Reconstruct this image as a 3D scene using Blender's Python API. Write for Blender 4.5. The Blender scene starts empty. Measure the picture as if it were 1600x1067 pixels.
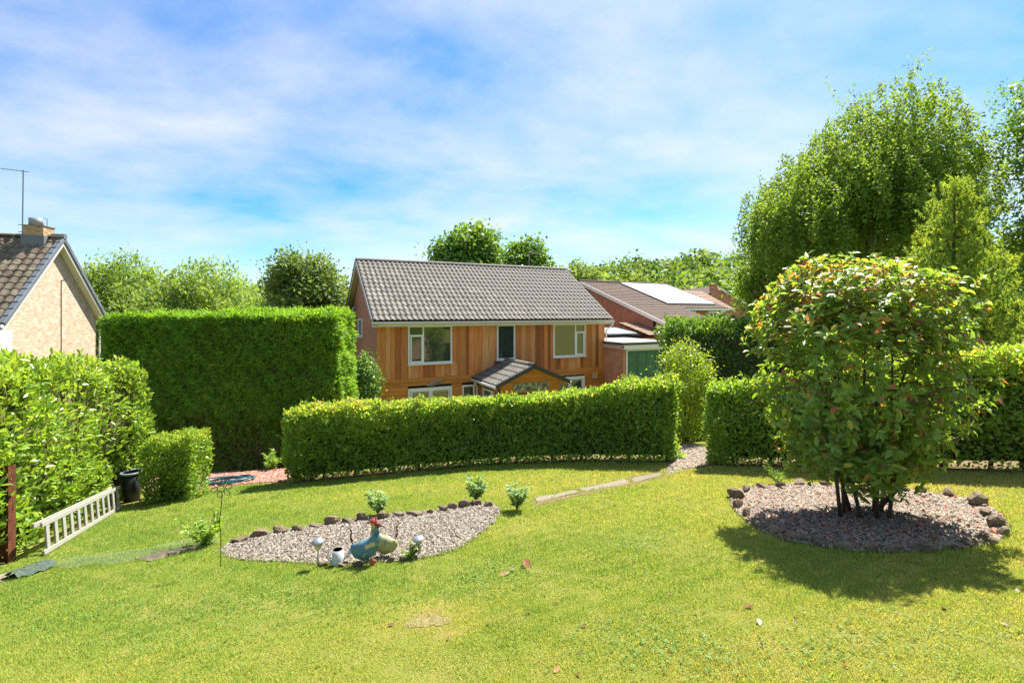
import bpy, bmesh, math, random
import numpy as np
from mathutils import Vector, Matrix
R = math.radians
rng = np.random.default_rng(7)
random.seed(7)
sc = bpy.context.scene
col = sc.collection

# ------------------------------------------------------------------ camera
CAM = (0.0, 0.0, 1.594)
FPX, CX, HY = 750.0, 800.0, 488.0            # focal length, centre column and horizon row in photo pixels
cd = bpy.data.cameras.new('camera'); cam = bpy.data.objects.new('camera', cd); col.objects.link(cam)
cam.location = CAM; cam.rotation_euler = (R(90), 0, 0)
cd.sensor_width = 36; cd.lens = 36 * FPX / 1600; cd.shift_y = -(533.5 - HY) / 1600
cd.clip_start = .05; cd.clip_end = 5000
sc.camera = cam
# ------------------------------------------------------------------ sky, sun, exposure
SUN_AZ, SUN_EL = R(36), R(56)                 # azimuth from +Y towards +X
w = bpy.data.worlds.new('World'); sc.world = w; w.use_nodes = True
nt = w.node_tree; nt.nodes.clear()
def N(tree, t, **k):
    n = tree.nodes.new(t)
    for a, v in k.items(): setattr(n, a, v)
    return n
out = N(nt, 'ShaderNodeOutputWorld'); bg = N(nt, 'ShaderNodeBackground'); bg.inputs[1].default_value = .052
sky = N(nt, 'ShaderNodeTexSky', sky_type='NISHITA', sun_disc=False, sun_elevation=SUN_EL, sun_rotation=SUN_AZ, altitude=100, air_density=1.0, dust_density=.7, ozone_density=1.6)
tc = N(nt, 'ShaderNodeTexCoord'); sep = N(nt, 'ShaderNodeSeparateXYZ'); nt.links.new(tc.outputs['Generated'], sep.inputs[0])
zz = N(nt, 'ShaderNodeMath', operation='MAXIMUM'); zz.inputs[1].default_value = 0; nt.links.new(sep.outputs[2], zz.inputs[0])
za = N(nt, 'ShaderNodeMath', operation='ADD'); za.inputs[1].default_value = .22; nt.links.new(zz.outputs[0], za.inputs[0])
dx = N(nt, 'ShaderNodeMath', operation='DIVIDE'); dy = N(nt, 'ShaderNodeMath', operation='DIVIDE')
nt.links.new(sep.outputs[0], dx.inputs[0]); nt.links.new(za.outputs[0], dx.inputs[1]); nt.links.new(sep.outputs[1], dy.inputs[0]); nt.links.new(za.outputs[0], dy.inputs[1])
cmb = N(nt, 'ShaderNodeCombineXYZ'); nt.links.new(dx.outputs[0], cmb.inputs[0]); nt.links.new(dy.outputs[0], cmb.inputs[1])
mp = N(nt, 'ShaderNodeMapping'); mp.inputs['Rotation'].default_value = (0, 0, R(-35)); mp.inputs['Scale'].default_value = (.75, 1.0, 1); mp.inputs['Location'].default_value = (.4, 2.1, 0)
nt.links.new(cmb.outputs[0], mp.inputs[0])
no = N(nt, 'ShaderNodeTexNoise'); no.inputs['Scale'].default_value = 1.5; no.inputs['Detail'].default_value = 8; no.inputs['Roughness'].default_value = .58; no.inputs['Distortion'].default_value = .15
nt.links.new(mp.outputs[0], no.inputs['Vector'])
cr = N(nt, 'ShaderNodeValToRGB'); cr.color_ramp.elements[0].position = .32; cr.color_ramp.elements[0].color = (.06, .06, .06, 1); cr.color_ramp.elements[1].position = .72; cr.color_ramp.elements[1].color = (.84, .84, .84, 1)
nt.links.new(no.outputs[0], cr.inputs[0])
mx = N(nt, 'ShaderNodeMixRGB'); mx.inputs[2].default_value = (2.84, 2.86, 2.82, 1)
hs = N(nt, 'ShaderNodeHueSaturation'); hs.inputs['Saturation'].default_value = 1.4; hs.inputs['Value'].default_value = .58
tn_ = N(nt, 'ShaderNodeMixRGB', blend_type='MULTIPLY'); tn_.inputs[0].default_value = 1; tn_.inputs[2].default_value = (.85, .95, 1.08, 1); nt.links.new(sky.outputs[0], tn_.inputs[1]); nt.links.new(tn_.outputs[0], hs.inputs['Color'])
nt.links.new(cr.outputs[0], mx.inputs[0]); nt.links.new(hs.outputs[0], mx.inputs[1]); nt.links.new(mx.outputs[0], bg.inputs[0]); nt.links.new(bg.outputs[0], out.inputs[0])
sd = bpy.data.lights.new('sun', 'SUN'); sun = bpy.data.objects.new('sun', sd); col.objects.link(sun)
to_sun = Vector((math.sin(SUN_AZ) * math.cos(SUN_EL), math.cos(SUN_AZ) * math.cos(SUN_EL), math.sin(SUN_EL)))
sun.rotation_euler = to_sun.to_track_quat('Z', 'Y').to_euler(); sun.location = to_sun * 60
sd.energy = 2.0; sd.angle = R(.55); sd.color = (1, .95, .86)
vs = sc.view_settings; vs.view_transform = 'Standard'; vs.look = 'None'; vs.gamma = 1; vs.use_curve_mapping = False
vs.exposure = 2.8
sc.cycles.use_denoising = True
sc.cycles.max_bounces = 8; sc.cycles.diffuse_bounces = 3; sc.cycles.glossy_bounces = 3; sc.cycles.transmission_bounces = 4; sc.cycles.transparent_max_bounces = 8

# ------------------------------------------------------------------ ground height, pixel helpers
def sstep(t):
    t = np.clip(t, 0, 1); return t * t * (3 - 2 * t)
def gz(x, y):
    x = np.asarray(x, float); y = np.asarray(y, float)
    p = -.1574 * np.clip(y, -7, 11.5) + .068 * np.clip(x, -10, 10)
    far = -3.6 + .35 * np.clip(x - 3, 0, 4)
    t = sstep((y - 10.8) / 6.0)
    return p * (1 - t) + far * t
def g(x, y): return float(gz(x, y))
def at(px, py, Y): return Vector(((px - CX) / FPX * Y, Y, CAM[2] + (HY - py) / FPX * Y))
def G(px, py):                                   # where a pixel's ray meets the ground
    u = (px - CX) / FPX; v = (HY - py) / FPX; a, b = .5, 60.
    for i in range(50):
        m = (a + b) / 2
        if CAM[2] + v * m > g(u * m, m): a = m
        else: b = m
    return Vector((u * a, a, g(u * a, a)))

# ------------------------------------------------------------------ materials
MATS = {}
def mat(name, c, rough=.7, spec=.3, metal=0, noise=None, bump=None, objrand=0, coord='Object'):
    """noise = (scale, second colour, low, high[, stretch]); bump = (scale, strength); objrand = brightness spread between pieces"""
    if name in MATS: return MATS[name]
    m = bpy.data.materials.new(name); m.use_nodes = True; t = m.node_tree; b = t.nodes['Principled BSDF']
    b.inputs['Base Color'].default_value = (*c, 1); b.inputs['Roughness'].default_value = rough
    b.inputs['Specular IOR Level'].default_value = spec; b.inputs['Metallic'].default_value = metal
    co = N(t, 'ShaderNodeTexCoord').outputs[coord]; last = None
    if noise:
        mpn = N(t, 'ShaderNodeMapping'); t.links.new(co, mpn.inputs[0])
        if len(noise) > 4: mpn.inputs['Scale'].default_value = noise[4]
        oi = N(t, 'ShaderNodeObjectInfo'); vm = N(t, 'ShaderNodeVectorMath', operation='ADD')
        t.links.new(mpn.outputs[0], vm.inputs[0])
        sc_ = N(t, 'ShaderNodeMath', operation='MULTIPLY'); sc_.inputs[1].default_value = 37; t.links.new(oi.outputs['Random'], sc_.inputs[0]); t.links.new(sc_.outputs[0], vm.inputs[1])
        n = N(t, 'ShaderNodeTexNoise'); n.inputs['Scale'].default_value = noise[0]; n.inputs['Detail'].default_value = 6; n.inputs['Roughness'].default_value = .62; t.links.new(vm.outputs[0], n.inputs['Vector'])
        r = N(t, 'ShaderNodeValToRGB'); r.color_ramp.elements[0].position = noise[2]; r.color_ramp.elements[0].color = (*c, 1); r.color_ramp.elements[1].position = noise[3]; r.color_ramp.elements[1].color = (*noise[1], 1)
        t.links.new(n.outputs[0], r.inputs[0]); last = r.outputs[0]
    if objrand:
        oi = N(t, 'ShaderNodeObjectInfo'); mr = N(t, 'ShaderNodeMapRange'); mr.inputs['To Min'].default_value = 1 - objrand; mr.inputs['To Max'].default_value = 1 + objrand; t.links.new(oi.outputs['Random'], mr.inputs[0])
        h = N(t, 'ShaderNodeHueSaturation'); t.links.new(mr.outputs[0], h.inputs['Value'])
        if last: t.links.new(last, h.inputs['Color'])
        else: h.inputs['Color'].default_value = (*c, 1)
        last = h.outputs[0]
    if last: t.links.new(last, b.inputs['Base Color'])
    if bump:
        n2 = N(t, 'ShaderNodeTexNoise'); n2.inputs['Scale'].default_value = bump[0]; n2.inputs['Detail'].default_value = 5; t.links.new(co, n2.inputs['Vector'])
        bp = N(t, 'ShaderNodeBump'); bp.inputs['Strength'].default_value = bump[1]; bp.inputs['Distance'].default_value = .02; t.links.new(n2.outputs[0], bp.inputs['Height']); t.links.new(bp.outputs[0], b.inputs['Normal'])
    MATS[name] = m; return m
def brickmat(name, c1, c2, mortar, bw=.225, bh=.075, tone=None):
    m = bpy.data.materials.new(name); m.use_nodes = True; t = m.node_tree; b = t.nodes['Principled BSDF']; b.inputs['Roughness'].default_value = .85; b.inputs['Specular IOR Level'].default_value = .15
    uv = N(t, 'ShaderNodeTexCoord'); br = N(t, 'ShaderNodeTexBrick'); br.inputs['Scale'].default_value = 1; br.inputs['Brick Width'].default_value = bw; br.inputs['Row Height'].default_value = bh; br.inputs['Mortar Size'].default_value = .009; br.inputs['Mortar Smooth'].default_value = .3; br.inputs['Bias'].default_value = 0
    br.inputs['Color1'].default_value = (*c1, 1); br.inputs['Color2'].default_value = (*c2, 1); br.inputs['Mortar'].default_value = (*mortar, 1); t.links.new(uv.outputs['UV'], br.inputs['Vector'])
    n = N(t, 'ShaderNodeTexNoise'); n.inputs['Scale'].default_value = 2.6; n.inputs['Detail'].default_value = 8; n.inputs['Roughness'].default_value = .7; t.links.new(uv.outputs['UV'], n.inputs['Vector'])
    mr = N(t, 'ShaderNodeMapRange'); mr.inputs['From Min'].default_value = .3; mr.inputs['From Max'].default_value = .7; mr.inputs['To Min'].default_value = .75; mr.inputs['To Max'].default_value = 1.25; t.links.new(n.outputs[0], mr.inputs[0])
    h = N(t, 'ShaderNodeHueSaturation'); t.links.new(br.outputs['Color'], h.inputs['Color']); t.links.new(mr.outputs[0], h.inputs['Value']); last = h.outputs[0]
    if tone:
        n3 = N(t, 'ShaderNodeTexNoise'); n3.inputs['Scale'].default_value = 6; n3.inputs['Detail'].default_value = 3; mpp = N(t, 'ShaderNodeMapping'); mpp.inputs['Scale'].default_value = (.8, 2.2, 1); t.links.new(uv.outputs['UV'], mpp.inputs[0]); t.links.new(mpp.outputs[0], n3.inputs['Vector'])
        r3 = N(t, 'ShaderNodeValToRGB'); r3.color_ramp.elements[0].position = .5; r3.color_ramp.elements[1].position = .66; r3.color_ramp.elements[0].color = (0, 0, 0, 1); t.links.new(n3.outputs[0], r3.inputs[0])
        m3 = N(t, 'ShaderNodeMixRGB'); m3.inputs[2].default_value = (*tone, 1); t.links.new(r3.outputs[0], m3.inputs[0]); t.links.new(last, m3.inputs[1]); last = m3.outputs[0]
    t.links.new(last, b.inputs['Base Color'])
    bp = N(t, 'ShaderNodeBump'); bp.inputs['Strength'].default_value = .6; bp.inputs['Distance'].default_value = .006; bp.invert = True; t.links.new(br.outputs['Fac'], bp.inputs['Height']); t.links.new(bp.outputs[0], b.inputs['Normal'])
    return m
def leafmat(name, stops, trans=.4, rough=.45, spec=.4, tmul=(1.5, 1.35, .5)):
    """leaf colour by each leaf's own tint; light passes through the leaf"""
    if trans > .2: stops = [(p, tuple(min(v * 1.6, .62) for v in c)) for p, c in stops]; trans += .1
    m = bpy.data.materials.new(name); m.use_nodes = True; t = m.node_tree; b = t.nodes['Principled BSDF']; b.inputs['Roughness'].default_value = rough; b.inputs['Specular IOR Level'].default_value = spec
    a = N(t, 'ShaderNodeAttribute', attribute_name='tint'); r = N(t, 'ShaderNodeValToRGB'); e = r.color_ramp.elements
    e[0].position, e[0].color = stops[0][0], (*stops[0][1], 1); e[1].position, e[1].color = stops[-1][0], (*stops[-1][1], 1)
    for p, c in stops[1:-1]: q = e.new(p); q.color = (*c, 1)
    t.links.new(a.outputs['Fac'], r.inputs[0]); t.links.new(r.outputs[0], b.inputs['Base Color'])
    tr = N(t, 'ShaderNodeBsdfTranslucent'); mu = N(t, 'ShaderNodeMixRGB', blend_type='MULTIPLY'); mu.inputs[0].default_value = 1; mu.inputs[2].default_value = (*tmul, 1); t.links.new(r.outputs[0], mu.inputs[1]); t.links.new(mu.outputs[0], tr.inputs[0])
    mxs = N(t, 'ShaderNodeMixShader'); mxs.inputs[0].default_value = trans; t.links.new(b.outputs[0], mxs.inputs[1]); t.links.new(tr.outputs[0], mxs.inputs[2]); t.links.new(mxs.outputs[0], t.nodes['Material Output'].inputs[0])
    return m

# ------------------------------------------------------------------ mesh builders
def tag(o, label=None, cat=None, group=None, kind=None):
    for k, v in (('label', label), ('category', cat), ('group', group), ('kind', kind)):
        if v: o[k] = v
    return o
def thing(name, label, cat, loc=(0, 0, 0), rz=0, group=None):
    o = bpy.data.objects.new(name, None); col.objects.link(o); o.location = loc; o.rotation_euler = (0, 0, rz); o.empty_display_size = .2
    return tag(o, label, cat, group)
def link(name, me, m=None, parent=None):
    o = bpy.data.objects.new(name, me); col.objects.link(o)
    if m and not me.materials: me.materials.append(m)
    o.parent = parent; return o
def boxuv(me):
    uv = me.uv_layers.new(name='UVMap')
    n = len(me.loops); vi = np.empty(n, np.int32); me.loops.foreach_get('vertex_index', vi)
    co = np.empty(len(me.vertices) * 3); me.vertices.foreach_get('co', co); co = co.reshape(-1, 3)
    nr = np.empty(len(me.polygons) * 3); me.polygons.foreach_get('normal', nr); nr = np.abs(nr.reshape(-1, 3))
    tot = np.empty(len(me.polygons), np.int32); me.polygons.foreach_get('loop_total', tot)
    ax = np.repeat(np.argmax(nr, 1), tot); p = co[vi]
    o = np.where((ax == 0)[:, None], p[:, [1, 2]], np.where((ax == 1)[:, None], p[:, [0, 2]], p[:, [0, 1]]))
    uv.data.foreach_set('uv', o.astype(np.float32).ravel())
class MB:
    def __init__(s): s.v, s.f = [], []
    def add(s, vs, fs):
        k = len(s.v); s.v += [tuple(v) for v in vs]; s.f += [tuple(i + k for i in f) for f in fs]; return s
    def box(s, x0, x1, y0, y1, z0, z1):
        return s.add([(x0, y0, z0), (x1, y0, z0), (x1, y1, z0), (x0, y1, z0), (x0, y0, z1), (x1, y0, z1), (x1, y1, z1), (x0, y1, z1)],
                     [(3, 2, 1, 0), (4, 5, 6, 7), (0, 1, 5, 4), (1, 2, 6, 5), (2, 3, 7, 6), (3, 0, 4, 7)])
    def hexa(s, p): return s.add(p, [(3, 2, 1, 0), (4, 5, 6, 7), (0, 1, 5, 4), (1, 2, 6, 5), (2, 3, 7, 6), (3, 0, 4, 7)])
    def prism(s, poly, d):                         # polygon (3D points) pushed along d
        n = len(poly); a = [Vector(p) for p in poly]; b = [p + Vector(d) for p in a]
        return s.add(a + b, [tuple(range(n))[::-1], tuple(range(n, 2 * n))] + [(i, (i + 1) % n, n + (i + 1) % n, n + i) for i in range(n)])
    def tube(s, pts, rad, n=8, squash=None, cap=True):
        pts = [Vector(p) for p in pts]; rad = rad if hasattr(rad, '__len__') else [rad] * len(pts); k = len(s.v); up = None
        for i, p in enumerate(pts):
            d = (pts[min(i + 1, len(pts) - 1)] - pts[max(i - 1, 0)]).normalized()
            if up is None: up = Vector((0, 0, 1)) if abs(d.z) < .9 else Vector((1, 0, 0))
            a = d.cross(up).normalized(); b = a.cross(d).normalized(); up = b
            for j in range(n):
                t = 2 * math.pi * j / n; q = a * math.cos(t) * rad[i] + b * math.sin(t) * rad[i]
                if squash: q = Vector((q.x * squash[0], q.y * squash[1], q.z * squash[2]))
                s.v.append(tuple(p + q))
        for i in range(len(pts) - 1):
            for j in range(n):
                s.f.append((k + i * n + j, k + i * n + (j + 1) % n, k + (i + 1) * n + (j + 1) % n, k + (i + 1) * n + j))
        if cap: s.f.append(tuple(k + j for j in range(n))[::-1]); s.f.append(tuple(k + (len(pts) - 1) * n + j for j in range(n)))
        return s
    def lathe(s, prof, n=16, c=(0, 0, 0)):
        return s.tube([(c[0], c[1], c[2] + z) for r, z in prof], [max(r, 1e-4) for r, z in prof], n)
    def mesh(s, name, smooth=False, bevel=0):
        me = bpy.data.meshes.new(name); me.from_pydata(s.v, [], s.f); me.update()
        bm = bmesh.new(); bm.from_mesh(me)
        bmesh.ops.recalc_face_normals(bm, faces=bm.faces)
        if bevel: bmesh.ops.bevel(bm, geom=list(bm.edges), offset=bevel, segments=1, affect='EDGES')
        bm.to_mesh(me); bm.free()
        if smooth: me.shade_smooth()
        boxuv(me); return me
    def build(s, name, m, parent=None, smooth=False, bevel=0): return link(name, s.mesh(name, smooth, bevel), m, parent)
def npmesh(name, V, F, tint=None, smooth=False):
    V = np.ascontiguousarray(V, np.float32); F = np.ascontiguousarray(F, np.int32); k = F.shape[1]
    me = bpy.data.meshes.new(name); me.vertices.add(len(V)); me.vertices.foreach_set('co', V.ravel())
    me.loops.add(F.size); me.loops.foreach_set('vertex_index', F.ravel()); me.polygons.add(len(F))
    me.polygons.foreach_set('loop_start', np.arange(0, F.size, k, dtype=np.int32)); me.update(calc_edges=True)
    if tint is not None:
        at_ = me.attributes.new('tint', 'FLOAT', 'POINT'); at_.data.foreach_set('value', np.ascontiguousarray(tint, np.float32))
    if smooth: me.shade_smooth()
    return me
def unit(a): return a / np.maximum(np.linalg.norm(a, axis=-1, keepdims=True), 1e-9)
TPL = {
    'diamond': (np.array([(0, 0, 0), (.45, .5, .0), (1, 0, -.06), (.45, -.5, .0)]), np.array([(0, 3, 2, 1)])),
    'fold': (np.array([(0, 0, 0), (.3, .45, .10), (.7, .36, .06), (1, 0, -.12), (.7, -.36, .06), (.3, -.45, .10), (.5, 0, -.03)]),
             np.array([(0, 5, 4, 6), (4, 3, 2, 6), (2, 1, 0, 6)])),
    'blade': (np.array([(0, .5, 0), (0, -.5, 0), (1, 0, 0)]), np.array([(0, 1, 2)])),
}
def leaf_mesh(name, C, D, size, width, tint, tpl='diamond', face=None):
    """leaves at C along D; face = direction the blades tend to look"""
    n = len(C); X = unit(D); r = rng.normal(size=(n, 3))
    if face is not None: r = face * 1.0 + r * .45
    Z = unit(r - X * (r * X).sum(1, keepdims=True)); Y = np.cross(Z, X)
    tv, tf = TPL[tpl]; size = np.broadcast_to(size, n); w_ = np.broadcast_to(width, n)
    V = C[:, None] + X[:, None] * (tv[None, :, :1] * size[:, None, None]) + Y[:, None] * (tv[None, :, 1:2] * w_[:, None, None]) + Z[:, None] * (tv[None, :, 2:3] * size[:, None, None])
    k = len(tv); F = (tf[None] + (np.arange(n) * k)[:, None, None]).reshape(-1, tf.shape[1])
    return npmesh(name, V.reshape(-1, 3), F, np.repeat(tint, k))
def fbm(P, sc_=1., seed=0):                        # cheap smooth pseudo-noise, about -1..1
    r = np.random.default_rng(seed); o = 0
    for i in range(5):
        k = r.normal(size=(3,)) * sc_ * 1.7 ** i; o = o + np.sin(P @ k + r.uniform(0, 6.3)) / 1.5 ** i
    return o / 2.2
def tints(n, P=None, mean=.42, sd=.2, seed=1):
    t = rng.normal(mean, sd, n)
    if P is not None: t = t + .12 * fbm(P, 1.3, seed)
    return np.clip(t, 0, 1)
def inpoly(x, y, poly):
    x = np.asarray(x); y = np.asarray(y); c = np.zeros(x.shape, bool); n = len(poly)
    for i in range(n):
        x0, y0 = poly[i][0], poly[i][1]; x1, y1 = poly[(i + 1) % n][0], poly[(i + 1) % n][1]
        if y0 == y1: continue
        c ^= ((y0 > y) != (y1 > y)) & (x < (x1 - x0) * (y - y0) / (y1 - y0) + x0)
    return c
def smoothpoly(P, k=4):                            # closed Catmull-Rom through the points
    P = [Vector(p) for p in P]; o = []; n = len(P)
    for i in range(n):
        a, b, c, d = P[i - 1], P[i], P[(i + 1) % n], P[(i + 2) % n]
        for j in range(k):
            t = j / k; o.append(.5 * ((2 * b) + (c - a) * t + (2 * a - 5 * b + 4 * c - d) * t * t + (3 * b - a - 3 * c + d) * t ** 3))
    return o
def patch(name, poly, off, m, cell=.07):           # a sheet lying on the ground inside poly
    xs = [p[0] for p in poly]; ys = [p[1] for p in poly]
    nx = int((max(xs) - min(xs)) / cell) + 1; ny = int((max(ys) - min(ys)) / cell) + 1
    X, Y = np.meshgrid(min(xs) + np.arange(nx + 1) * cell, min(ys) + np.arange(ny + 1) * cell, indexing='ij')
    V = np.stack([X, Y, gz(X, Y) + off], -1).reshape(-1, 3); i, j = np.meshgrid(np.arange(nx), np.arange(ny), indexing='ij'); i = i.ravel(); j = j.ravel()
    ok = inpoly(X[i, j] + cell / 2, Y[i, j] + cell / 2, poly); i = i[ok]; j = j[ok]; q = ny + 1
    F = np.stack([i * q + j, (i + 1) * q + j, (i + 1) * q + j + 1, i * q + j + 1], 1)
    return link(name, npmesh(name, V, F), m)

# ================================================================== SETTING: ground, lawn, beds, path
HEDGE = [Vector((-4.46, 9.43)), Vector((-2.57, 9.76)), Vector((-.34, 10.1)), Vector((1.31, 9.75)), Vector((2.98, 8.85))]   # front foot of the beech hedge
RHEDGE = [Vector((3.42, 8.42)), Vector((4.9, 7.5)), Vector((6.5, 6.55)), Vector((9.2, 5.1))]
def groundmesh():
    ys = np.concatenate([np.arange(-12, 22, .5), np.geomspace(22, 3000, 30)]); xs = np.concatenate([-np.geomspace(16, 3000, 26)[::-1], np.arange(-15.5, 16, .5), np.geomspace(16, 3000, 26)])
    X, Y = np.meshgrid(xs, ys, indexing='ij'); V = np.stack([X, Y, gz(X, Y)], -1).reshape(-1, 3); nx, ny = X.shape
    i, j = np.meshgrid(np.arange(nx - 1), np.arange(ny - 1), indexing='ij'); i = i.ravel(); j = j.ravel()
    return npmesh('ground', V, np.stack([i * ny + j, (i + 1) * ny + j, (i + 1) * ny + j + 1, i * ny + j + 1], 1), smooth=True)
m_soil = mat('turf soil', (.15, .17, .03), .95, .05, noise=(3.2, (.21, .19, .055), .42, .68), bump=(60, .8))
tag(link('ground', groundmesh(), m_soil), kind='structure')
BED1 = smoothpoly([G(*p) for p in ((346, 856), (392, 838), (440, 829), (500, 820), (560, 810), (620, 803), (690, 796), (745, 786), (782, 795), (770, 818), (730, 850), (680, 869), (600, 879), (492, 882), (444, 879), (362, 873))])
BED2 = smoothpoly([G(*p) for p in ((1140, 778), (1165, 763), (1240, 756), (1320, 760), (1410, 766), (1490, 776), (1545, 792), (1578, 826), (1548, 850), (1450, 862), (1350, 863), (1270, 852), (1205, 838), (1158, 808))])
m_bed = mat('bed soil', (.15, .12, .095), .95, .05, noise=(9, (.10, .075, .055), .4, .65), bump=(90, .8))
bed1 = tag(patch('gravel_bed', BED1, .006, m_bed, .05), 'lens-shaped gravel bed in the lawn with stones along its upper edge', kind='structure')
bed2 = tag(patch('gravel_bed', BED2, .006, m_bed, .05), 'round gravel bed ringed with stones under the big bush', kind='structure')
REDG = [G(*p) for p in ((300, 774), (345, 760), (400, 755), (446, 753))] + [Vector((-4.2, 9.9)), Vector((-4.0, 14.6)), Vector((-12, 14.6)), Vector((-9, 10.5))]
m_red = mat('red chippings', (.30, .14, .10), .95, .05, noise=(70, (.24, .10, .07), .4, .62), bump=(160, 1))
tag(patch('drive', REDG, .006, m_red, .08), kind='structure')
GPATH = [G(*p) for p in ((1040, 741), (1068, 733), (1102, 728))] + [Vector((4.0, 9.6)), Vector((4.7, 13.5)), Vector((3.3, 13.5)), Vector((3.1, 9.4))]
m_gp = mat('path gravel', (.25, .19, .14), .95, .05, noise=(60, (.18, .13, .09), .4, .62), bump=(140, 1))
tag(patch('gravel_path', GPATH, .007, m_gp, .06), kind='structure')
HSOIL = [Vector((p.x, p.y - .05)) for p in HEDGE] + [Vector((p.x + .1, p.y + .9)) for p in HEDGE[::-1]]
m_hs = mat('hedge litter', (.17, .125, .07), .95, .05, noise=(25, (.28, .2, .11), .4, .65), bump=(120, 1))
tag(patch('hedge_soil', HSOIL, .005, m_hs, .07), kind='structure')
RSOIL = [Vector((p.x - .05, p.y - .1)) for p in RHEDGE] + [Vector((p.x + .9, p.y + 2.2)) for p in RHEDGE[::-1]]
tag(patch('hedge_soil', RSOIL, .005, m_hs, .07), kind='structure')
LAWN = [Vector((-4.2, 1.2)), Vector((-5.6, 5.2)), Vector((-6.75, 8.5))] + [G(*p) for p in ((212, 795), (300, 776), (345, 762), (400, 757), (446, 755))] + HEDGE + [G(1068, 735), G(1102, 730)] + RHEDGE + [Vector((9.2, 1.2))]
# path slabs: stones of one sunken stepping path
path = thing('stepping_path', None, None); path['kind'] = 'structure'
m_slab = mat('slab stone', (.215, .185, .14), .9, .1, noise=(7, (.20, .17, .13), .38, .7), bump=(35, .7), objrand=.12)
m_dslab = mat('dark slab', (.17, .135, .105), .9, .1, noise=(9, (.10, .08, .065), .4, .65), bump=(35, .8))
SLABS = [((1036, 737), (1064, 731), (1070, 735), (1040, 742)), ((983, 748), (1033, 739), (1038, 743), (990, 754)), ((905, 764), (975, 749), (985, 754), (912, 769)), ((833, 778), (898, 765), (905, 770), (838, 784)),
         ((213, 872), (300, 853), (314, 857), (230, 878)), ((-40, 908), (20, 893), (40, 899), (-30, 918))]
slabpolys = []
for k, q in enumerate(SLABS):
    c = [G(*p) for p in q]; slabpolys.append(c); mb = MB(); n = []
    for i in range(4):
        a, b = c[i], c[(i + 1) % 4]
        for t in (0, .25, .5, .75): p = a.lerp(b, t); n.append(p + Vector((random.uniform(-.02, .02), random.uniform(-.02, .02), random.uniform(.006, .014))))
    mb.prism([p - Vector((0, 0, .05)) for p in n], (0, 0, .05)); mb.build('slab', m_dslab if k == 4 else m_slab, path)

bc = G(668, 970); tag(patch('bare_patch', smoothpoly([bc + Vector((.17 * math.cos(a) * k, .10 * math.sin(a) * k, 0)) for a, k in zip([i * .7 for i in range(9)], (1, .8, 1.1, .9, .7, 1.1, .95, .75, 1.1))]), .004, mat('bare earth', (.19, .165, .075), .95, .05, noise=(30, (.32, .29, .12), .4, .65), bump=(120, 1)), .02), kind='structure')
PSOIL = [G(*p) for p in ((828, 781), (905, 762), (985, 745), (1036, 735), (1068, 730), (1078, 735), (1040, 745), (990, 757), (912, 773), (840, 790))]; tag(patch('path_soil', PSOIL, .004, m_hs, .04), kind='structure')
def scatter_in(poly, dens):
    xs = [p[0] for p in poly]; ys = [p[1] for p in poly]; n = int((max(xs) - min(xs)) * (max(ys) - min(ys)) * dens)
    x = rng.uniform(min(xs), max(xs), n); y = rng.uniform(min(ys), max(ys), n); k = inpoly(x, y, poly); return x[k], y[k]
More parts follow.
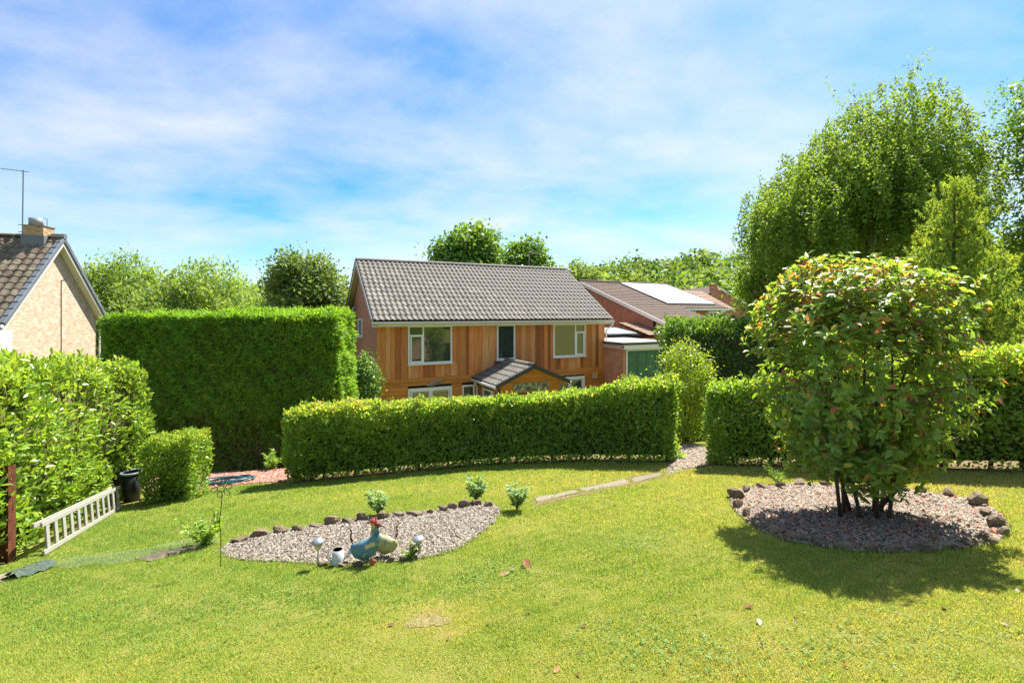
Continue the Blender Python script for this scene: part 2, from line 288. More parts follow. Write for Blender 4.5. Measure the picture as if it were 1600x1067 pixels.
def grass():
    Vs, Ts = [], []; pi = 0
    for y0, y1, dens, wd, ht in ((2.1, 3.6, 19000, .0058, .021), (3.6, 5.2, 11500, .0074, .023), (5.2, 7.5, 6200, .0105, .025), (7.5, 10.6, 3500, .015, .028)):
        xm = 1.14 * y1 + 1.5; n = int((y1 - y0) * 2 * xm * dens); y = rng.uniform(y0, y1, n); x = rng.uniform(-xm, xm, n)
        k = ((np.abs(x) < 1.14 * y + .3) | ((np.abs(x) < 1.14 * y + 1.5) & (rng.uniform(size=n) < .45))) & inpoly(x, y, LAWN) & ~inpoly(x, y, BED1) & ~inpoly(x, y, BED2)
        for s in slabpolys: k &= ~inpoly(x, y, s)
        k &= ~(inpoly(x, y, PSOIL) & (rng.uniform(size=n) < .7))
        P2 = np.stack([x, y, 0 * x], 1); thin = fbm(P2, 1.1, 3); bare = np.zeros(n)
        for (bx, by, br) in ((G(668, 968).x, G(668, 968).y, .22), (G(700, 985).x, G(700, 985).y, .12)): bare = np.maximum(bare, np.exp(-((x - bx) ** 2 * .6 + (y - by) ** 2) / br ** 2))
        k &= rng.uniform(size=n) > bare * .6 + np.clip(thin - .55, 0, .3) * .8
        x, y, bare = x[k], y[k], bare[k]; n = len(x); P2 = np.stack([x, y, 0 * x], 1)
        h = ht * rng.uniform(.5, 1.25, n) * (1 + .3 * fbm(P2, 3.0, 5) + .3 * fbm(P2, 11, 6)); a = rng.uniform(0, 6.283, n); ln = rng.uniform(.15, 1.0, n) * h
        b = np.stack([x, y, gz(x, y) - .003], 1); s = np.stack([-np.sin(a), np.cos(a), 0 * a], 1) * (wd * rng.uniform(.6, 1.2, n))[:, None] * .5
        mid = b + np.stack([np.cos(a) * ln * .35, np.sin(a) * ln * .35, h * .62], 1); tip = b + np.stack([np.cos(a) * ln, np.sin(a) * ln, h], 1)
        V = np.stack([b - s, b + s, tip], 1)
        dry = .43 + .22 * fbm(P2, .7, 11) + .13 * fbm(P2, 2.3, 12) + .036 * x + .10 * fbm(P2, 9, 13) + .09 * fbm(P2, 24, 14) + rng.normal(0, .15, n) + bare * .5 - .045 * np.clip(y - 5, 0, 4)
        Vs.append(V.reshape(-1, 3)); Ts.append(np.repeat(np.clip(dry, 0, 1), 3)); pi += n
    for poly in (BED1, BED2, *slabpolys):            # longer unmown tufts hanging over the bed and slab edges
        m_ = len(poly)
        for i in range(m_):
            a_, b_ = poly[i], poly[(i + 1) % m_]; c = int((b_ - a_).length * 330); t = rng.uniform(0, 1, c); x = a_.x + (b_.x - a_.x) * t + rng.normal(0, .022, c); y = a_.y + (b_.y - a_.y) * t + rng.normal(0, .022, c)
            keep = rng.uniform(size=c) < .55 + .6 * fbm(np.stack([x, y, 0 * x], 1), 4, 41); x, y = x[keep], y[keep]; c = len(x); h = rng.uniform(.025, .06, c); a = rng.uniform(0, 6.283, c); ln = h * rng.uniform(.2, .9, c)
            b0 = np.stack([x, y, gz(x, y) - .003], 1); s_ = np.stack([-np.sin(a), np.cos(a), 0 * a], 1) * .0032; mid = b0 + np.stack([np.cos(a) * ln * .35, np.sin(a) * ln * .35, h * .62], 1); tip = b0 + np.stack([np.cos(a) * ln, np.sin(a) * ln, h], 1)
            Vs.append(np.stack([b0 - s_, b0 + s_, tip], 1).reshape(-1, 3)); Ts.append(np.repeat(np.clip(rng.normal(.3, .15, c), 0, 1), 3)); pi += c
    V = np.concatenate(Vs); F = (np.array([(0, 1, 2)])[None] + (np.arange(pi) * 3)[:, None, None]).reshape(-1, 3)
    return npmesh('grass', V, F, np.concatenate(Ts))
m_grass = leafmat('grass blades', [(0, (.10, .175, .03)), (.3, (.185, .245, .042)), (.55, (.265, .285, .062)), (.78, (.35, .295, .105)), (1, (.34, .255, .145))], .36, .6, .25, (1.3, 1.25, .6))
tag(link('grass', grass(), m_grass), 'short sunlit mown grass of the sloping lawn', 'grass', kind='stuff')

def clover():
    Cs = []
    for px, py, r, c in ((1000, 1005, .3, 260), (1090, 1025, .22, 160), (300, 1000, .4, 260), (560, 950, .3, 180), (1300, 1010, .3, 200), (760, 900, .3, 400), (420, 930, .35, 200), (1450, 990, .3, 200), (980, 850, .35, 400), (150, 960, .3, 400)):
        p = G(px, py); x = p.x + rng.normal(0, r, c); y = p.y + rng.normal(0, r * .6, c); Cs.append(np.stack([x, y, gz(x, y) + rng.uniform(.012, .03, c)], 1))
    C = np.repeat(np.concatenate(Cs), 3, 0); n = len(C); a = np.tile([0, 2.1, 4.2], n // 3) + np.repeat(rng.uniform(0, 6.3, n // 3), 3); D = np.stack([np.cos(a), np.sin(a), rng.uniform(-.1, .3, n)], 1); sz = np.repeat(rng.uniform(.008, .014, n // 3), 3)
    k = inpoly(C[:, 0], C[:, 1], LAWN) & ~inpoly(C[:, 0], C[:, 1], BED1) & ~inpoly(C[:, 0], C[:, 1], BED2); return leaf_mesh('clover', C[k], D[k], sz[k], sz[k] * .9, tints(int(k.sum())), 'diamond', np.tile([0, 0, 1.], (int(k.sum()), 1)))
tag(link('clover', clover(), leafmat('clover leaf', [(0, (.06, .12, .02)), (.5, (.09, .165, .026)), (1, (.13, .2, .035))], .3, .5, .3)), 'patches of small clover leaves growing through the lawn', 'clover', kind='stuff')
def rock_mesh(name, seed, sub=2, flat=.6, jag=.28):
    r = random.Random(seed); bm = bmesh.new(); bmesh.ops.create_icosphere(bm, subdivisions=sub, radius=1)
    cuts = [Vector((r.gauss(0, 1), r.gauss(0, 1), r.gauss(0, .8))).normalized() for _ in range(9)]; ds = [r.uniform(.35, .75) for _ in cuts]
    for v in bm.verts:
        for c, d in zip(cuts, ds):
            e = v.co.dot(c) - d
            if e > 0: v.co -= c * e
        v.co += Vector((r.gauss(0, 1), r.gauss(0, 1), r.gauss(0, 1))) * jag * .09; v.co.z *= flat
    me = bpy.data.meshes.new(name); bm.to_mesh(me); bm.free(); return me
m_stone = mat('edging stone', (.24, .19, .13), .9, .12, noise=(3.2, (.12, .09, .06), .35, .7), bump=(9, .9), objrand=.28)
ROCKS = [rock_mesh('stone', i, jag=random.uniform(.2, .6)) for i in range(14)]
for me in ROCKS: me.materials.append(m_stone)
def stone(px, py, wpx, hpx, parent, wob=.3):
    p = G(px, py); r = wpx * .92 / FPX * p.y / 2; o = link('stone', random.choice(ROCKS), None, parent)
    o.location = p + Vector((0, 0, hpx / FPX * p.y * .25)); o.scale = (r * 1.12, r * random.uniform(.6, .9), max(hpx / FPX * p.y * .95, .035)); o.rotation_euler = (random.uniform(-.15, .15), random.uniform(-.15, .15), random.uniform(-wob, wob)); return o
for a in ((372, 847, 40, 14), (403, 839, 34, 17), (437, 832, 36, 15), (468, 829, 30, 13), (494, 824, 27, 13), (520, 819, 30, 17), (545, 818, 27, 12), (567, 813, 26, 17), (599, 811, 24, 15), (622, 808, 24, 15), (648, 806, 32, 14), (671, 803, 16, 11), (691, 799, 18, 17), (708, 795, 18, 13), (726, 793, 20, 17), (745, 790, 22, 14), (764, 792, 16, 12),
          (505, 884, 22, 9), (536, 884, 26, 10), (560, 882, 26, 11), (610, 878, 18, 12), (628, 877, 14, 10)): stone(*a, bed1)
link_brick = stone(582, 883, 18, 12, bed1); link_brick.data = link_brick.data.copy(); link_brick.data.materials[0] = mat('old brick', (.38, .13, .07), .9, .1, noise=(6, (.22, .07, .04), .4, .7)); link_brick.name = 'brick'
for a in ((1150, 779, 30, 16), (1166, 768, 24, 10), (1192, 763, 22, 10), (1220, 761, 24, 8), (1250, 758, 26, 9), (1290, 760, 22, 8), (1410, 768, 24, 10), (1440, 770, 26, 10), (1482, 776, 30, 14), (1523, 789, 40, 20), (1538, 806, 30, 16), (1552, 822, 44, 20), (1568, 838, 26, 14), (1545, 846, 30, 14), (1512, 852, 34, 14), (1474, 857, 34, 12), (1436, 860, 36, 14), (1395, 862, 34, 13), (1357, 861, 36, 17), (1316, 857, 34, 12), (1282, 850, 36, 13), (1246, 843, 32, 11), (1213, 834, 34, 13), (1185, 822, 32, 14), (1166, 808, 30, 15), (1152, 794, 26, 14)): stone(a[0], a[1], a[2] * 1.15, a[3] * 1.3, bed2, 1.5)
def pebbles(name, poly, dens, smin, smax, m):
    x, y = scatter_in(poly, dens); n = len(x); r = rng.uniform(smin, smax, n)
    o = np.array([(1, 0, 0), (0, 1, 0), (-1, 0, 0), (0, -1, 0), (.3, .2, .9), (-.35, -.2, .8)]); f = np.array([(0, 1, 4), (1, 2, 4), (2, 5, 4), (2, 3, 5), (3, 0, 5), (0, 4, 5)])
    a = rng.uniform(0, 6.28, n); ca, sa = np.cos(a), np.sin(a); J = o[None] * rng.uniform(.65, 1.2, (n, 6, 3)) * r[:, None, None]; J[..., 2] *= .75; J[..., 1] *= .75
    V = np.stack([J[..., 0] * ca[:, None] - J[..., 1] * sa[:, None] + x[:, None], J[..., 0] * sa[:, None] + J[..., 1] * ca[:, None] + y[:, None], J[..., 2] + (gz(x, y) + .008 + rng.uniform(0, .012, n))[:, None]], -1)
    return link(name, npmesh(name, V.reshape(-1, 3), (f[None] + (np.arange(n) * 6)[:, None, None]).reshape(-1, 3), np.repeat(rng.uniform(0, 1, n), 6)), m)
m_peb = leafmat('pebbles', [(0, (.045, .038, .03)), (.3, (.14, .115, .088)), (.6, (.23, .195, .15)), (.85, (.33, .30, .25)), (1, (.075, .06, .05))], 0, .75, .25)
m_peb2 = leafmat('pebbles mixed', [(0, (.075, .064, .052)), (.35, (.19, .16, .125)), (.7, (.30, .262, .205)), (.9, (.29, .145, .095)), (1, (.38, .345, .28))], 0, .75, .25)
tag(pebbles('gravel', BED1, 3600, .006, .021, m_peb), 'pale beige pea gravel filling the lens-shaped bed', 'gravel', kind='stuff')
tag(pebbles('gravel', BED2, 3600, .006, .021, m_peb2), 'mixed grey and reddish gravel under the big bush', 'gravel', kind='stuff')
m_rp = leafmat('red pebbles', [(0, (.19, .075, .05)), (.5, (.33, .155, .11)), (1, (.42, .26, .2))], 0, .8, .2)
tag(pebbles('gravel', [p for p in REDG[:5]] + [Vector((-4.0, 12.2)), Vector((-9, 12.2)), Vector((-7.6, 9.9))], 500, .02, .04, m_rp), 'red stone chippings of the drive beyond the lawn', 'gravel', kind='stuff')
tag(pebbles('gravel', GPATH, 900, .015, .03, m_peb2), 'brown gravel of the path through the hedge gap', 'gravel', kind='stuff')

# ================================================================== MAIN HOUSE (local: x along the front, y into the house, z up from its ground)
HA = R(26.4); HZ = -3.6
house = thing('house', 'cedar clad two-storey house with grey pantile roof and gabled porch', 'house', (-5.205, 18.5, HZ), HA)
L, DEP, OV = 10.8, 7.4, .4
ZE, ZR, YR = 4.88, 7.55, 3.7                       # roof edge, ridge height, ridge position
m_brick = brickmat('red brick', (.36, .125, .08), (.47, .18, .11), (.36, .30, .25))
m_brick2 = brickmat('orange brick', (.56, .20, .10), (.64, .26, .14), (.42, .32, .25))
m_upvc = mat('white plastic', (.78, .78, .76), .35, .4)
m_fascia = mat('cream fascia', (.66, .63, .56), .5, .3, noise=(3, (.58, .54, .46), .45, .75))
m_tile = mat('grey pantile', (.115, .104, .088), .75, .3, noise=(5, (.17, .15, .123), .4, .7), bump=(40, .35), objrand=.2)
m_ridge = mat('ridge tile', (.17, .155, .14), .8, .25, noise=(6, (.25, .22, .18), .4, .7), objrand=.1)
m_dark = mat('roof felt', (.035, .033, .032), .9, .1)
m_cedar = mat('cedar board', (.66, .25, .078), .6, .25, noise=(2.2, (.51, .175, .05), .36, .68, (9, 9, .8)), bump=(30, .15), objrand=.22)
m_cedar_d = mat('dark cedar board', (.42, .14, .045), .6, .25, noise=(2.2, (.29, .095, .03), .36, .68, (9, 9, .8)), bump=(30, .15), objrand=.2)
m_cedar_l = mat('pale cedar board', (.72, .36, .15), .6, .25, noise=(2.2, (.56, .23, .08), .36, .68, (9, 9, .8)), bump=(30, .15), objrand=.12)
m_cedar2 = mat('oiled board', (.60, .24, .055), .5, .3, noise=(2.2, (.44, .16, .034), .36, .7, (.8, 9, 12)), bump=(30, .15), objrand=.18)
m_glass = mat('window glass', (.035, .045, .045), .02, .9, bump=(2.2, .12)); m_glass.node_tree.nodes['Principled BSDF'].inputs['IOR'].default_value = 1.75
m_lead = mat('lead', (.13, .14, .16), .6, .4)
# walls: brick shell with gables
mb = MB()
gp = lambda x: [(x, .02, 0), (x, DEP, 0), (x, DEP, 4.75), (x, YR, 7.25), (x, .02, 4.75)]
mb.prism(gp(0.0), (.25, 0, 0)); mb.build('wall', m_brick, house)
MB().prism(gp(L - .25), (.25, 0, 0)).build('wall', m_brick, house)
MB().box(.252, L - .252, DEP - .25, DEP - .002, 0, 4.75).build('wall', m_brick, house)
MB().box(.252, L - .252, .05, .25, 0, 4.7).build('wall', m_dark, house)
# windows in the front wall
def window(parent, x0, x1, z0, z1, y=-.03, mull=(), trans=(), dep=.07, fr=.06, sill=True, blind=0, name='window'):
    """frame in a plane facing -y; mull = mullion positions; trans = (from, to, z) transoms"""
    b = MB(); b.box(x0, x1, y - dep, y, z0, z0 + fr); b.box(x0, x1, y - dep, y, z1 - fr, z1)
    b.box(x0, x0 + fr, y - dep + .001, y, z0 + fr, z1 - fr); b.box(x1 - fr, x1, y - dep + .001, y, z0 + fr, z1 - fr)
    for mx_ in mull: b.box(mx_ - fr * .55, mx_ + fr * .55, y - dep + .002, y, z0 + fr, z1 - fr)
    for a, c, z in trans: b.box(a, c, y - dep + .003, y, z - fr * .5, z + fr * .5)
    f = b.build(name, m_upvc, parent)
    xs = [x0 + fr] + list(mull) + [x1 - fr]
    for i in range(len(xs) - 1):
        a, c = xs[i], xs[i + 1]; cuts = [z0 + fr] + sorted(z for (p, q, z) in trans if p < (a + c) / 2 < q) + [z1 - fr]
        for j in range(len(cuts) - 1): MB().box(a, c, y - dep * .45, y - dep * .35, cuts[j], cuts[j + 1]).build('pane', m_glass, f)
        if (mull and (c - a) < .9 and sill) or (not sill and False):      # opening light: an inner sash frame
            s = MB(); lo = cuts[0]; hi = cuts[-1] if len(cuts) == 2 else cuts[1]
            for bb in ((a, c, lo, lo + .05), (a, c, hi - .05, hi)): s.box(bb[0] + .03, bb[1] - .03, y - dep - .015, y - dep * .5, bb[2], bb[3])
            for xx in (a + .03, c - .08): s.box(xx, xx + .05, y - dep - .014, y - dep * .5, lo + .05, hi - .05)
            s.build('sash', m_upvc, f)
        if blind: MB().box(a + .01, c - .01, y - dep * .62, y - dep * .5, z1 - fr - blind, z1 - fr).build('blind', m_blind, f)
    if sill: MB().box(x0 - .03, x1 + .03, y - dep - .06, y + .0, z0 - .045, z0 - .002).build('sill', m_upvc, f)
    return f
m_blind = mat('roller blind', (.42, .44, .42), .8, .1)
WIN = [(1.19, 3.01, 3.14, 4.66), (5.05, 5.92, 3.15, 4.66), (7.885, 9.65, 3.15, 4.66)]
window(house, *WIN[0], mull=(1.80,), trans=((1.19, 1.80, 4.27),)); window(house, *WIN[1]); window(house, *WIN[2], mull=(9.08,), trans=((9.08, 9.65, 4.27),))
GW = [(1.19, 3.01, 1.0, 2.17), (3.456, 4.015, 1.65, 2.16), (7.9, 9.6, 1.0, 2.2)]
window(house, *GW[0], mull=(2.1,), fr=.085, blind=.12); window(house, *GW[1], fr=.07); window(house, *GW[2], mull=(8.75,), fr=.085, blind=.12)
# vertical cedar boards above, each its own piece; every few boards a recessed darker one
x = 0.0; k = 0
zb = 2.58
while x < L - .02:
    wd = random.choice((.145, .19, .24, .28, .17)); wd = min(wd, L - x)
    if L - x - wd < .08: wd = L - x
    lo = zb - (.0 if x > 1.15 else .05) + .0; segs = [(lo, 4.685)]
    for (a, b_, z0, z1) in WIN:
        if x + wd > a + .01 and x < b_ - .01: segs = [(lo, z0 - .05)]
    deep = random.random() < .24
    for z0, z1 in segs:
        xa, xb = x + .004, x + wd - .004
        for (a, b_, w0, w1) in WIN:                 # boards beside a window stop at its frame
            if z1 > w0 + .2:
                if xa < a < xb: xb = a - .003
                if xa < b_ < xb: xa = b_ + .003
        if xb - xa > .02: MB().box(xa, xb, -.05 if not deep else -.032, .0485, z0, z1).build('board', m_cedar_d if deep else random.choice((m_cedar, m_cedar, m_cedar_l)), house)
    for (a, b_, z0, z1) in WIN:                     # the piece of a straddling board left beside the frame
        if x < a - .03 < x + wd - .0 and x + wd > a + .01: MB().box(x + .004, a - .004, -.05, .0485, z0 - .048, 4.685).build('board', m_cedar, house)
        if x < b_ < x + wd - .03: MB().box(b_ + .004, x + wd - .004, -.05, .0485, z0 - .048, 4.685).build('board', m_cedar, house)
    x += wd
# horizontal boards below
z = zb - .16; holes = GW + [(4.1, 6.85, 0, 2.5)]
while z > .3:
    cuts = sorted((a, b_) for (a, b_, z0, z1) in holes if z + .15 > z0 and z < z1 + .02); xs = [0.] + [v for c in cuts for v in c] + [L]
    for i in range(0, len(xs), 2):
        a, b_ = xs[i], xs[i + 1]; j = a
        while j < b_ - .05:
            e = min(b_, j + random.uniform(1.8, 3.6)); e = b_ if b_ - e < .5 else e
            MB().box(j + .003, e - .003, -.062, .0485, z + .004, z + .156, ).build('board', m_cedar2, house); j = e
    z -= .16
# roof: felt slabs, then tiles
up = Vector((0, YR + OV, ZR - ZE)); SL = up.length; un = up.normalized(); nn = Vector((0, -un.z, un.y)); X0, X1 = -.22, L + .22
mb = MB(); d = nn * .07
for a, b_ in (((X0 + .02, -OV + .04, ZE), (X1 - .02, YR, ZR)),):
    mb.prism([Vector((X0 + .02, -OV + .03, ZE - .04)), Vector((X1 - .02, -OV + .03, ZE - .04)), Vector((X1 - .02, YR, ZR - .04)), Vector((X0 + .02, YR, ZR - .04))], -nn * .08)
roof = mb.build('roof', m_dark, house)
BS = Vector((0, DEP + OV, ZE)); m_back = mat('back slope tile', (.22, .20, .17), .8, .2, noise=(5, (.15, .135, .12), .4, .7))
MB().prism([Vector((X0, YR, ZR)), Vector((X1, YR, ZR)), Vector((X1, DEP + OV, ZE)), Vector((X0, DEP + OV, ZE))], (0, -.03, -.09)).build('back_slope', m_back, roof)
ROWS, COLS = 14, 52; ex = SL / ROWS; cw = (X1 - X0) / COLS
def pantile(cw, ln, amp=.035, lip=.028, n=8, name='tile'):
    V = []; F = []
    for i in range(n + 1):
        u = i / n; h = amp * (math.sin(math.pi * min(u / .62, 1)) if u < .62 else -.35 * math.sin(math.pi * (u - .62) / .38))
        for v, dz in ((0, -lip), (0, 0), (ln, 0)): V.append((u * cw, v, h + dz + (.0 if v else .026)))
    for i in range(n):
        for j in range(2): F.append((i * 3 + j, (i + 1) * 3 + j, (i + 1) * 3 + j + 1, i * 3 + j + 1))
    me = bpy.data.meshes.new(name); me.from_pydata(V, [], F); me.update(); me.shade_smooth()
    me.set_sharp_from_angle(angle=R(50)); boxuv(me); return me
tm = pantile(cw, ex + .05); tm.materials.append(m_tile)
slope_rot = Matrix((( 1, 0, 0), (0, un.y, nn.y), (0, un.z, nn.z))).to_euler()
spots = [(i, j) for j in range(ROWS) for i in range(COLS)]
HM = Matrix.Translation((-5.205, 18.5, HZ)) @ Matrix.Rotation(HA, 4, 'Z')
pos = lambda i, j: Vector((X0 + i * cw, -OV - .03, ZE + .01)) + un * (ex * j)
spots.sort(key=lambda s: ((HM @ pos(*s)) - Vector(CAM)).length + .55 * s[1] * 0)
for i, j in spots[:300]:
    o = link('tile', tm, None, roof); o.location = pos(i, j) + nn * random.uniform(0, .009); o.rotation_euler = slope_rot; o.rotation_euler.z += random.uniform(-.012, .012)
V0 = np.array([v.co for v in tm.vertices]); F0 = np.array([p.vertices for p in tm.polygons]); Mx = np.array(slope_rot.to_matrix()); VV = V0 @ Mx.T
P = np.array([pos(*s) for s in spots[300:]]); n = len(P)
far_t = link('tile_field', npmesh('tile_field', (VV[None] + P[:, None]).reshape(-1, 3), (F0[None] + (np.arange(n) * len(V0))[:, None, None]).reshape(-1, 4), smooth=True), m_tile, roof); far_t['kind'] = 'stuff'
far_t.data.set_sharp_from_angle(angle=R(50))
nr = 24; rl = (X1 - X0 + .04) / nr
hb = MB(); prof = [(.13 * math.cos(t), .12 * math.sin(t)) for t in [math.pi * i / 8 for i in range(9)]]
hb.prism([(0, a, b_) for a, b_ in prof] + [(0, a * .82, b_ * .8 - .005) for a, b_ in prof[::-1]], (rl * .985, 0, 0)); rm = hb.mesh('ridge_tile'); rm.materials.append(m_ridge)
for i in range(nr): o = link('ridge_tile', rm, None, roof); o.location = (X0 - .02 + i * rl, YR, ZR + .0)
# eaves: fascia, gutter, soffit, verge and barge boards
MB().box(X0 - .02, X1 + .02, -OV + .0, -OV + .03, ZE - .24, ZE - .05).build('fascia', m_fascia, house)
b = MB(); gpf = [(-OV - .12 + .06 - .06 * math.cos(t), ZE - .07 - .075 * math.sin(t)) for t in [math.pi * i / 6 for i in range(7)]]
b.prism([(X0 - .03, y, z) for y, z in gpf] + [(X0 - .03, y * .985 - .004, z + .012) for y, z in gpf[::-1]], (X1 - X0 + .06, 0, 0)); b.build('gutter', m_fascia, house)
MB().box(X0, X1, -OV + .03, .0, ZE - .225, ZE - .205).build('soffit', m_upvc, house)
for sgn, ya, yb in ((1, -OV, YR), (-1, DEP + OV, YR)):
    MB().prism([(X0 - .03, ya, ZE - .20), (X0 - .03, ya, ZE + .0), (X0 - .03, YR, ZR + .0), (X0 - .03, YR, ZR - .23)], (.03, 0, 0)).build('barge_board', m_fascia, house)
    MB().prism([(X0, ya, ZE - .19), (X0, ya, ZE - .16), (X0, YR, ZR - .19), (X0, YR, ZR - .22)], (.22, 0, 0)).build('verge_soffit', mat('tan soffit', (.50, .36, .22), .7, .2), house)
    MB().prism([(X0 - .055, ya, ZE - .06), (X0 - .055, ya, ZE + .045), (X0 - .055, YR, ZR + .05), (X0 - .055, YR, ZR - .06)], (.024, 0, 0)).build('verge_trim', m_lead, house)
dp = MB(); dp.tube([(L + .18, -OV - .06, ZE - .12), (L + .18, -OV - .06, ZE - .25), (L + .06, -.09, ZE - .55), (L + .06, -.09, .1)], .034, 8); dp.build('downpipe', m_upvc, house, True)
# gable window, vent pipe
gwf = window(house, 0, .9, 0, .8, y=0, sill=True); gwf.location = (0, 4.25, 4.1); gwf.rotation_euler = (0, 0, R(-90))
MB().tube([(-.05, 5.9, 4.6), (-.05, 5.9, 5.4), (.0, 5.9, 5.45)], .035, 8).build('vent_pipe', m_upvc, house, True)
# wall lights, driftwood ornament, house number
for (x, y, z) in ((.78, -.11, 2.37), (3.58, -.11, 2.36)):
    wl = MB().lathe([(.0, -.1), (.038, -.1), (.038, .1), (.0, .1)], 12, (x, y, z)).build('wall_light', m_upvc, house, True); MB().box(x - .02, x + .02, y + .036, y + .05, z - .03, z + .03).build('bracket', m_lead, wl)
b = MB(); pts = [(0, 0, 0), (.12, -.01, .05), (.3, 0, .1), (.45, .0, .17), (.62, 0, .2), (.72, 0, .27)]; b.tube([(1.92 + p[0], -.09 + p[1], 2.24 + p[2]) for p in pts], [.02, .055, .07, .05, .06, .012], 8, (1, .4, 1)); b.tube([(2.1, -.1, 2.22), (2.5, -.1, 2.34)], [.03, .015], 6)
b.build('driftwood_ornament', mat('driftwood', (.25, .19, .14), .9, .1, noise=(14, (.42, .36, .30), .4, .65)), house, True)
cu = bpy.data.curves.new('house_number', 'FONT'); cu.body = '15'; cu.size = .34; cu.extrude = .008; cu.shear = .25; cu.bevel_depth = .004
tmp = bpy.data.objects.new('tmp', cu); col.objects.link(tmp); bpy.context.view_layer.update(); nme = bpy.data.meshes.new_from_object(tmp.evaluated_get(bpy.context.evaluated_depsgraph_get())); bpy.data.objects.remove(tmp); nme.materials.clear(); nme.materials.append(mat('number cream', (.75, .72, .55), .5, .3)); nb = link('house_number', nme, None, house); nb.location = (10.0, -.075, 2.07); nb.rotation_euler = (R(90), 0, 0)
# aerial behind the ridge
b = MB(); b.tube([(8.9, YR + .5, ZR - .3), (8.95, YR + .5, ZR + .95)], .018, 6); b.tube([(8.8, YR + .45, ZR + .93), (9.65, YR + .2, ZR + .83)], .012, 5)
for i in range(7): t = i / 6; c = Vector((8.85 + .78 * t, YR + .43 - .2 * t, ZR + .925 - .09 * t)); b.tube([c - Vector((.02, .12, 0)), c + Vector((.02, .12, 0))], .006, 4)
tag(b.build('aerial', mat('aerial metal', (.28, .2, .19), .5, .4, .3), None), 'thin television aerial on a mast behind the pantile ridge', 'aerial'); bpy.data.objects['aerial'].matrix_world = HM
# ---- porch
PX, PH, PO = 5.484, 1.6, 2.61; PZ, PE = 3.13, 2.45; PW0, PW1, PF = 4.16, 6.8, 2.3
porch_wall = MB(); porch_wall.prism([(PW0, -PF, 0), (PW1, -PF, 0), (PW1, -PF, 2.53), (PX, -PF, 3.03), (PW0, -PF, 2.53)], (0, .12, 0)); pw = porch_wall.build('porch_front', m_dark, house)
z = .3
while z < 3.0:
    top = z + .152; hw = lambda q: min(PW1 - PX, (3.03 - q) / .42 * 1.10)
    if top > 2.53: a0, b0 = PX - hw(z) + .0, PX + hw(z); a1, b1 = PX - max(hw(top), .02), PX + max(hw(top), .02)
    else: a0, b0, a1, b1 = PW0, PW1, PW0, PW1
    segs = [(a0, b0, a1, b1)]
    if z + .15 > 2.1 and z < 2.43: segs = [(a0, 4.69, a1, 4.69), (6.34, b0, 6.34, b1)]
    for s in segs:
        if s[1] - s[0] > .05: MB().prism([(s[0], -PF - .025, z + .003), (s[1], -PF - .025, z + .003), (s[3], -PF - .025, top), (s[2], -PF - .025, top)], (0, .024, 0)).build('board', m_cedar2, pw)
    z += .155
m_stain = mat('leaded glass', (.10, .07, .08), .08, .8, noise=(4, (.35, .42, .28), .45, .6))
f = MB(); [f.box(*q) for q in ((4.68, 6.35, -PF - .045, -PF - .0255, 2.06, 2.105), (4.68, 6.35, -PF - .045, -PF - .0255, 2.43, 2.47), (4.68, 4.72, -PF - .044, -PF - .0255, 2.105, 2.43), (6.31, 6.35, -PF - .044, -PF - .0255, 2.105, 2.43))]
fw = f.build('porch_window', m_cedar2, house); MB().box(4.72, 6.31, -PF - .035, -PF - .026, 2.105, 2.43).build('pane', m_stain, fw)
for i in range(1, 3): MB().box(4.72 + i * .53 - .012, 4.72 + i * .53 + .012, -PF - .04, -PF - .035, 2.105, 2.43).build('glazing_bar', m_lead, fw)
MB().box(PW0, PW0 + .12, -PF + .121, -.07, 0, 2.5).build('porch_side', m_brick, house); MB().box(PW1 - .12, PW1, -PF + .121, -.07, 0, 2.5).build('porch_side', m_brick, house)
sw = window(house, 0, .95, 1.3, 2.12, y=0, fr=.07, sill=False, name='porch_side_window'); sw.location = (PW0 - .001, -.75, 0); sw.rotation_euler = (0, 0, R(-90))
wl = MB().lathe([(.0, -.1), (.038, -.1), (.038, .1), (.0, .1)], 12, (PX - .03, -PF - .075, 2.72)).build('wall_light', m_upvc, house, True)
for s in (-1, 1):
    ed = Vector((s * PH, 0, PE - PZ)); pl = ed.length; e = ed.normalized(); pn = Vector((-e.z * s, 0, e.x * s)); pn = pn if pn.z > 0 else -pn
    b = MB(); b.prism([Vector((PX, -PO, PZ)) - pn * .0, Vector((PX, -.06, PZ)), Vector((PX, -.06, PZ)) + ed, Vector((PX, -PO, PZ)) + ed], -pn * .06); pr = b.build('porch_roof', m_dark, house)
    pt = pantile(.217, pl / 5 + .03, .03, .026, 6, 'porch_tile'); pt.materials.append(m_tile)
    Mr = Matrix(((0, -e.x, pn.x), (s, 0, 0), (0, -e.z, pn.z))).to_euler()
    for r_ in range(5):
        for c in range(11):
            o = link('porch_tile', pt, None, pr); o.rotation_euler = Mr
            o.location = Vector((PX, -2.49 + c * .217 if s > 0 else -.1 - c * .217, PZ)) + e * (pl * (5 - r_) / 5) + pn * .012
    MB().prism([Vector((PX, -PO - .03, PZ + .05)), Vector((PX, -PO - .03, PZ - .11)), Vector((PX, -PO - .03, PZ - .11)) + ed * 1.03, Vector((PX, -PO - .03, PZ + .05)) + ed * 1.03], (0, .10, 0)).build('verge_cap', m_lead if False else mat('black verge', (.05, .05, .052), .6, .35), pr)
    MB().prism([Vector((PX, -PF - .14, PZ - .10)), Vector((PX, -PF - .14, PZ - .2)), Vector((PX, -PF - .14, PZ - .2)) + ed * .97, Vector((PX, -PF - .14, PZ - .1)) + ed * .97], (0, .03, 0)).build('barge_board', m_cedar2, pr)
    MB().tube([Vector((PX + s * (PH + .04), -PO - .02, PE - .07)), Vector((PX + s * (PH + .04), -.1, PE - .07))], .06, 8).build('gutter', m_upvc, pr, True)
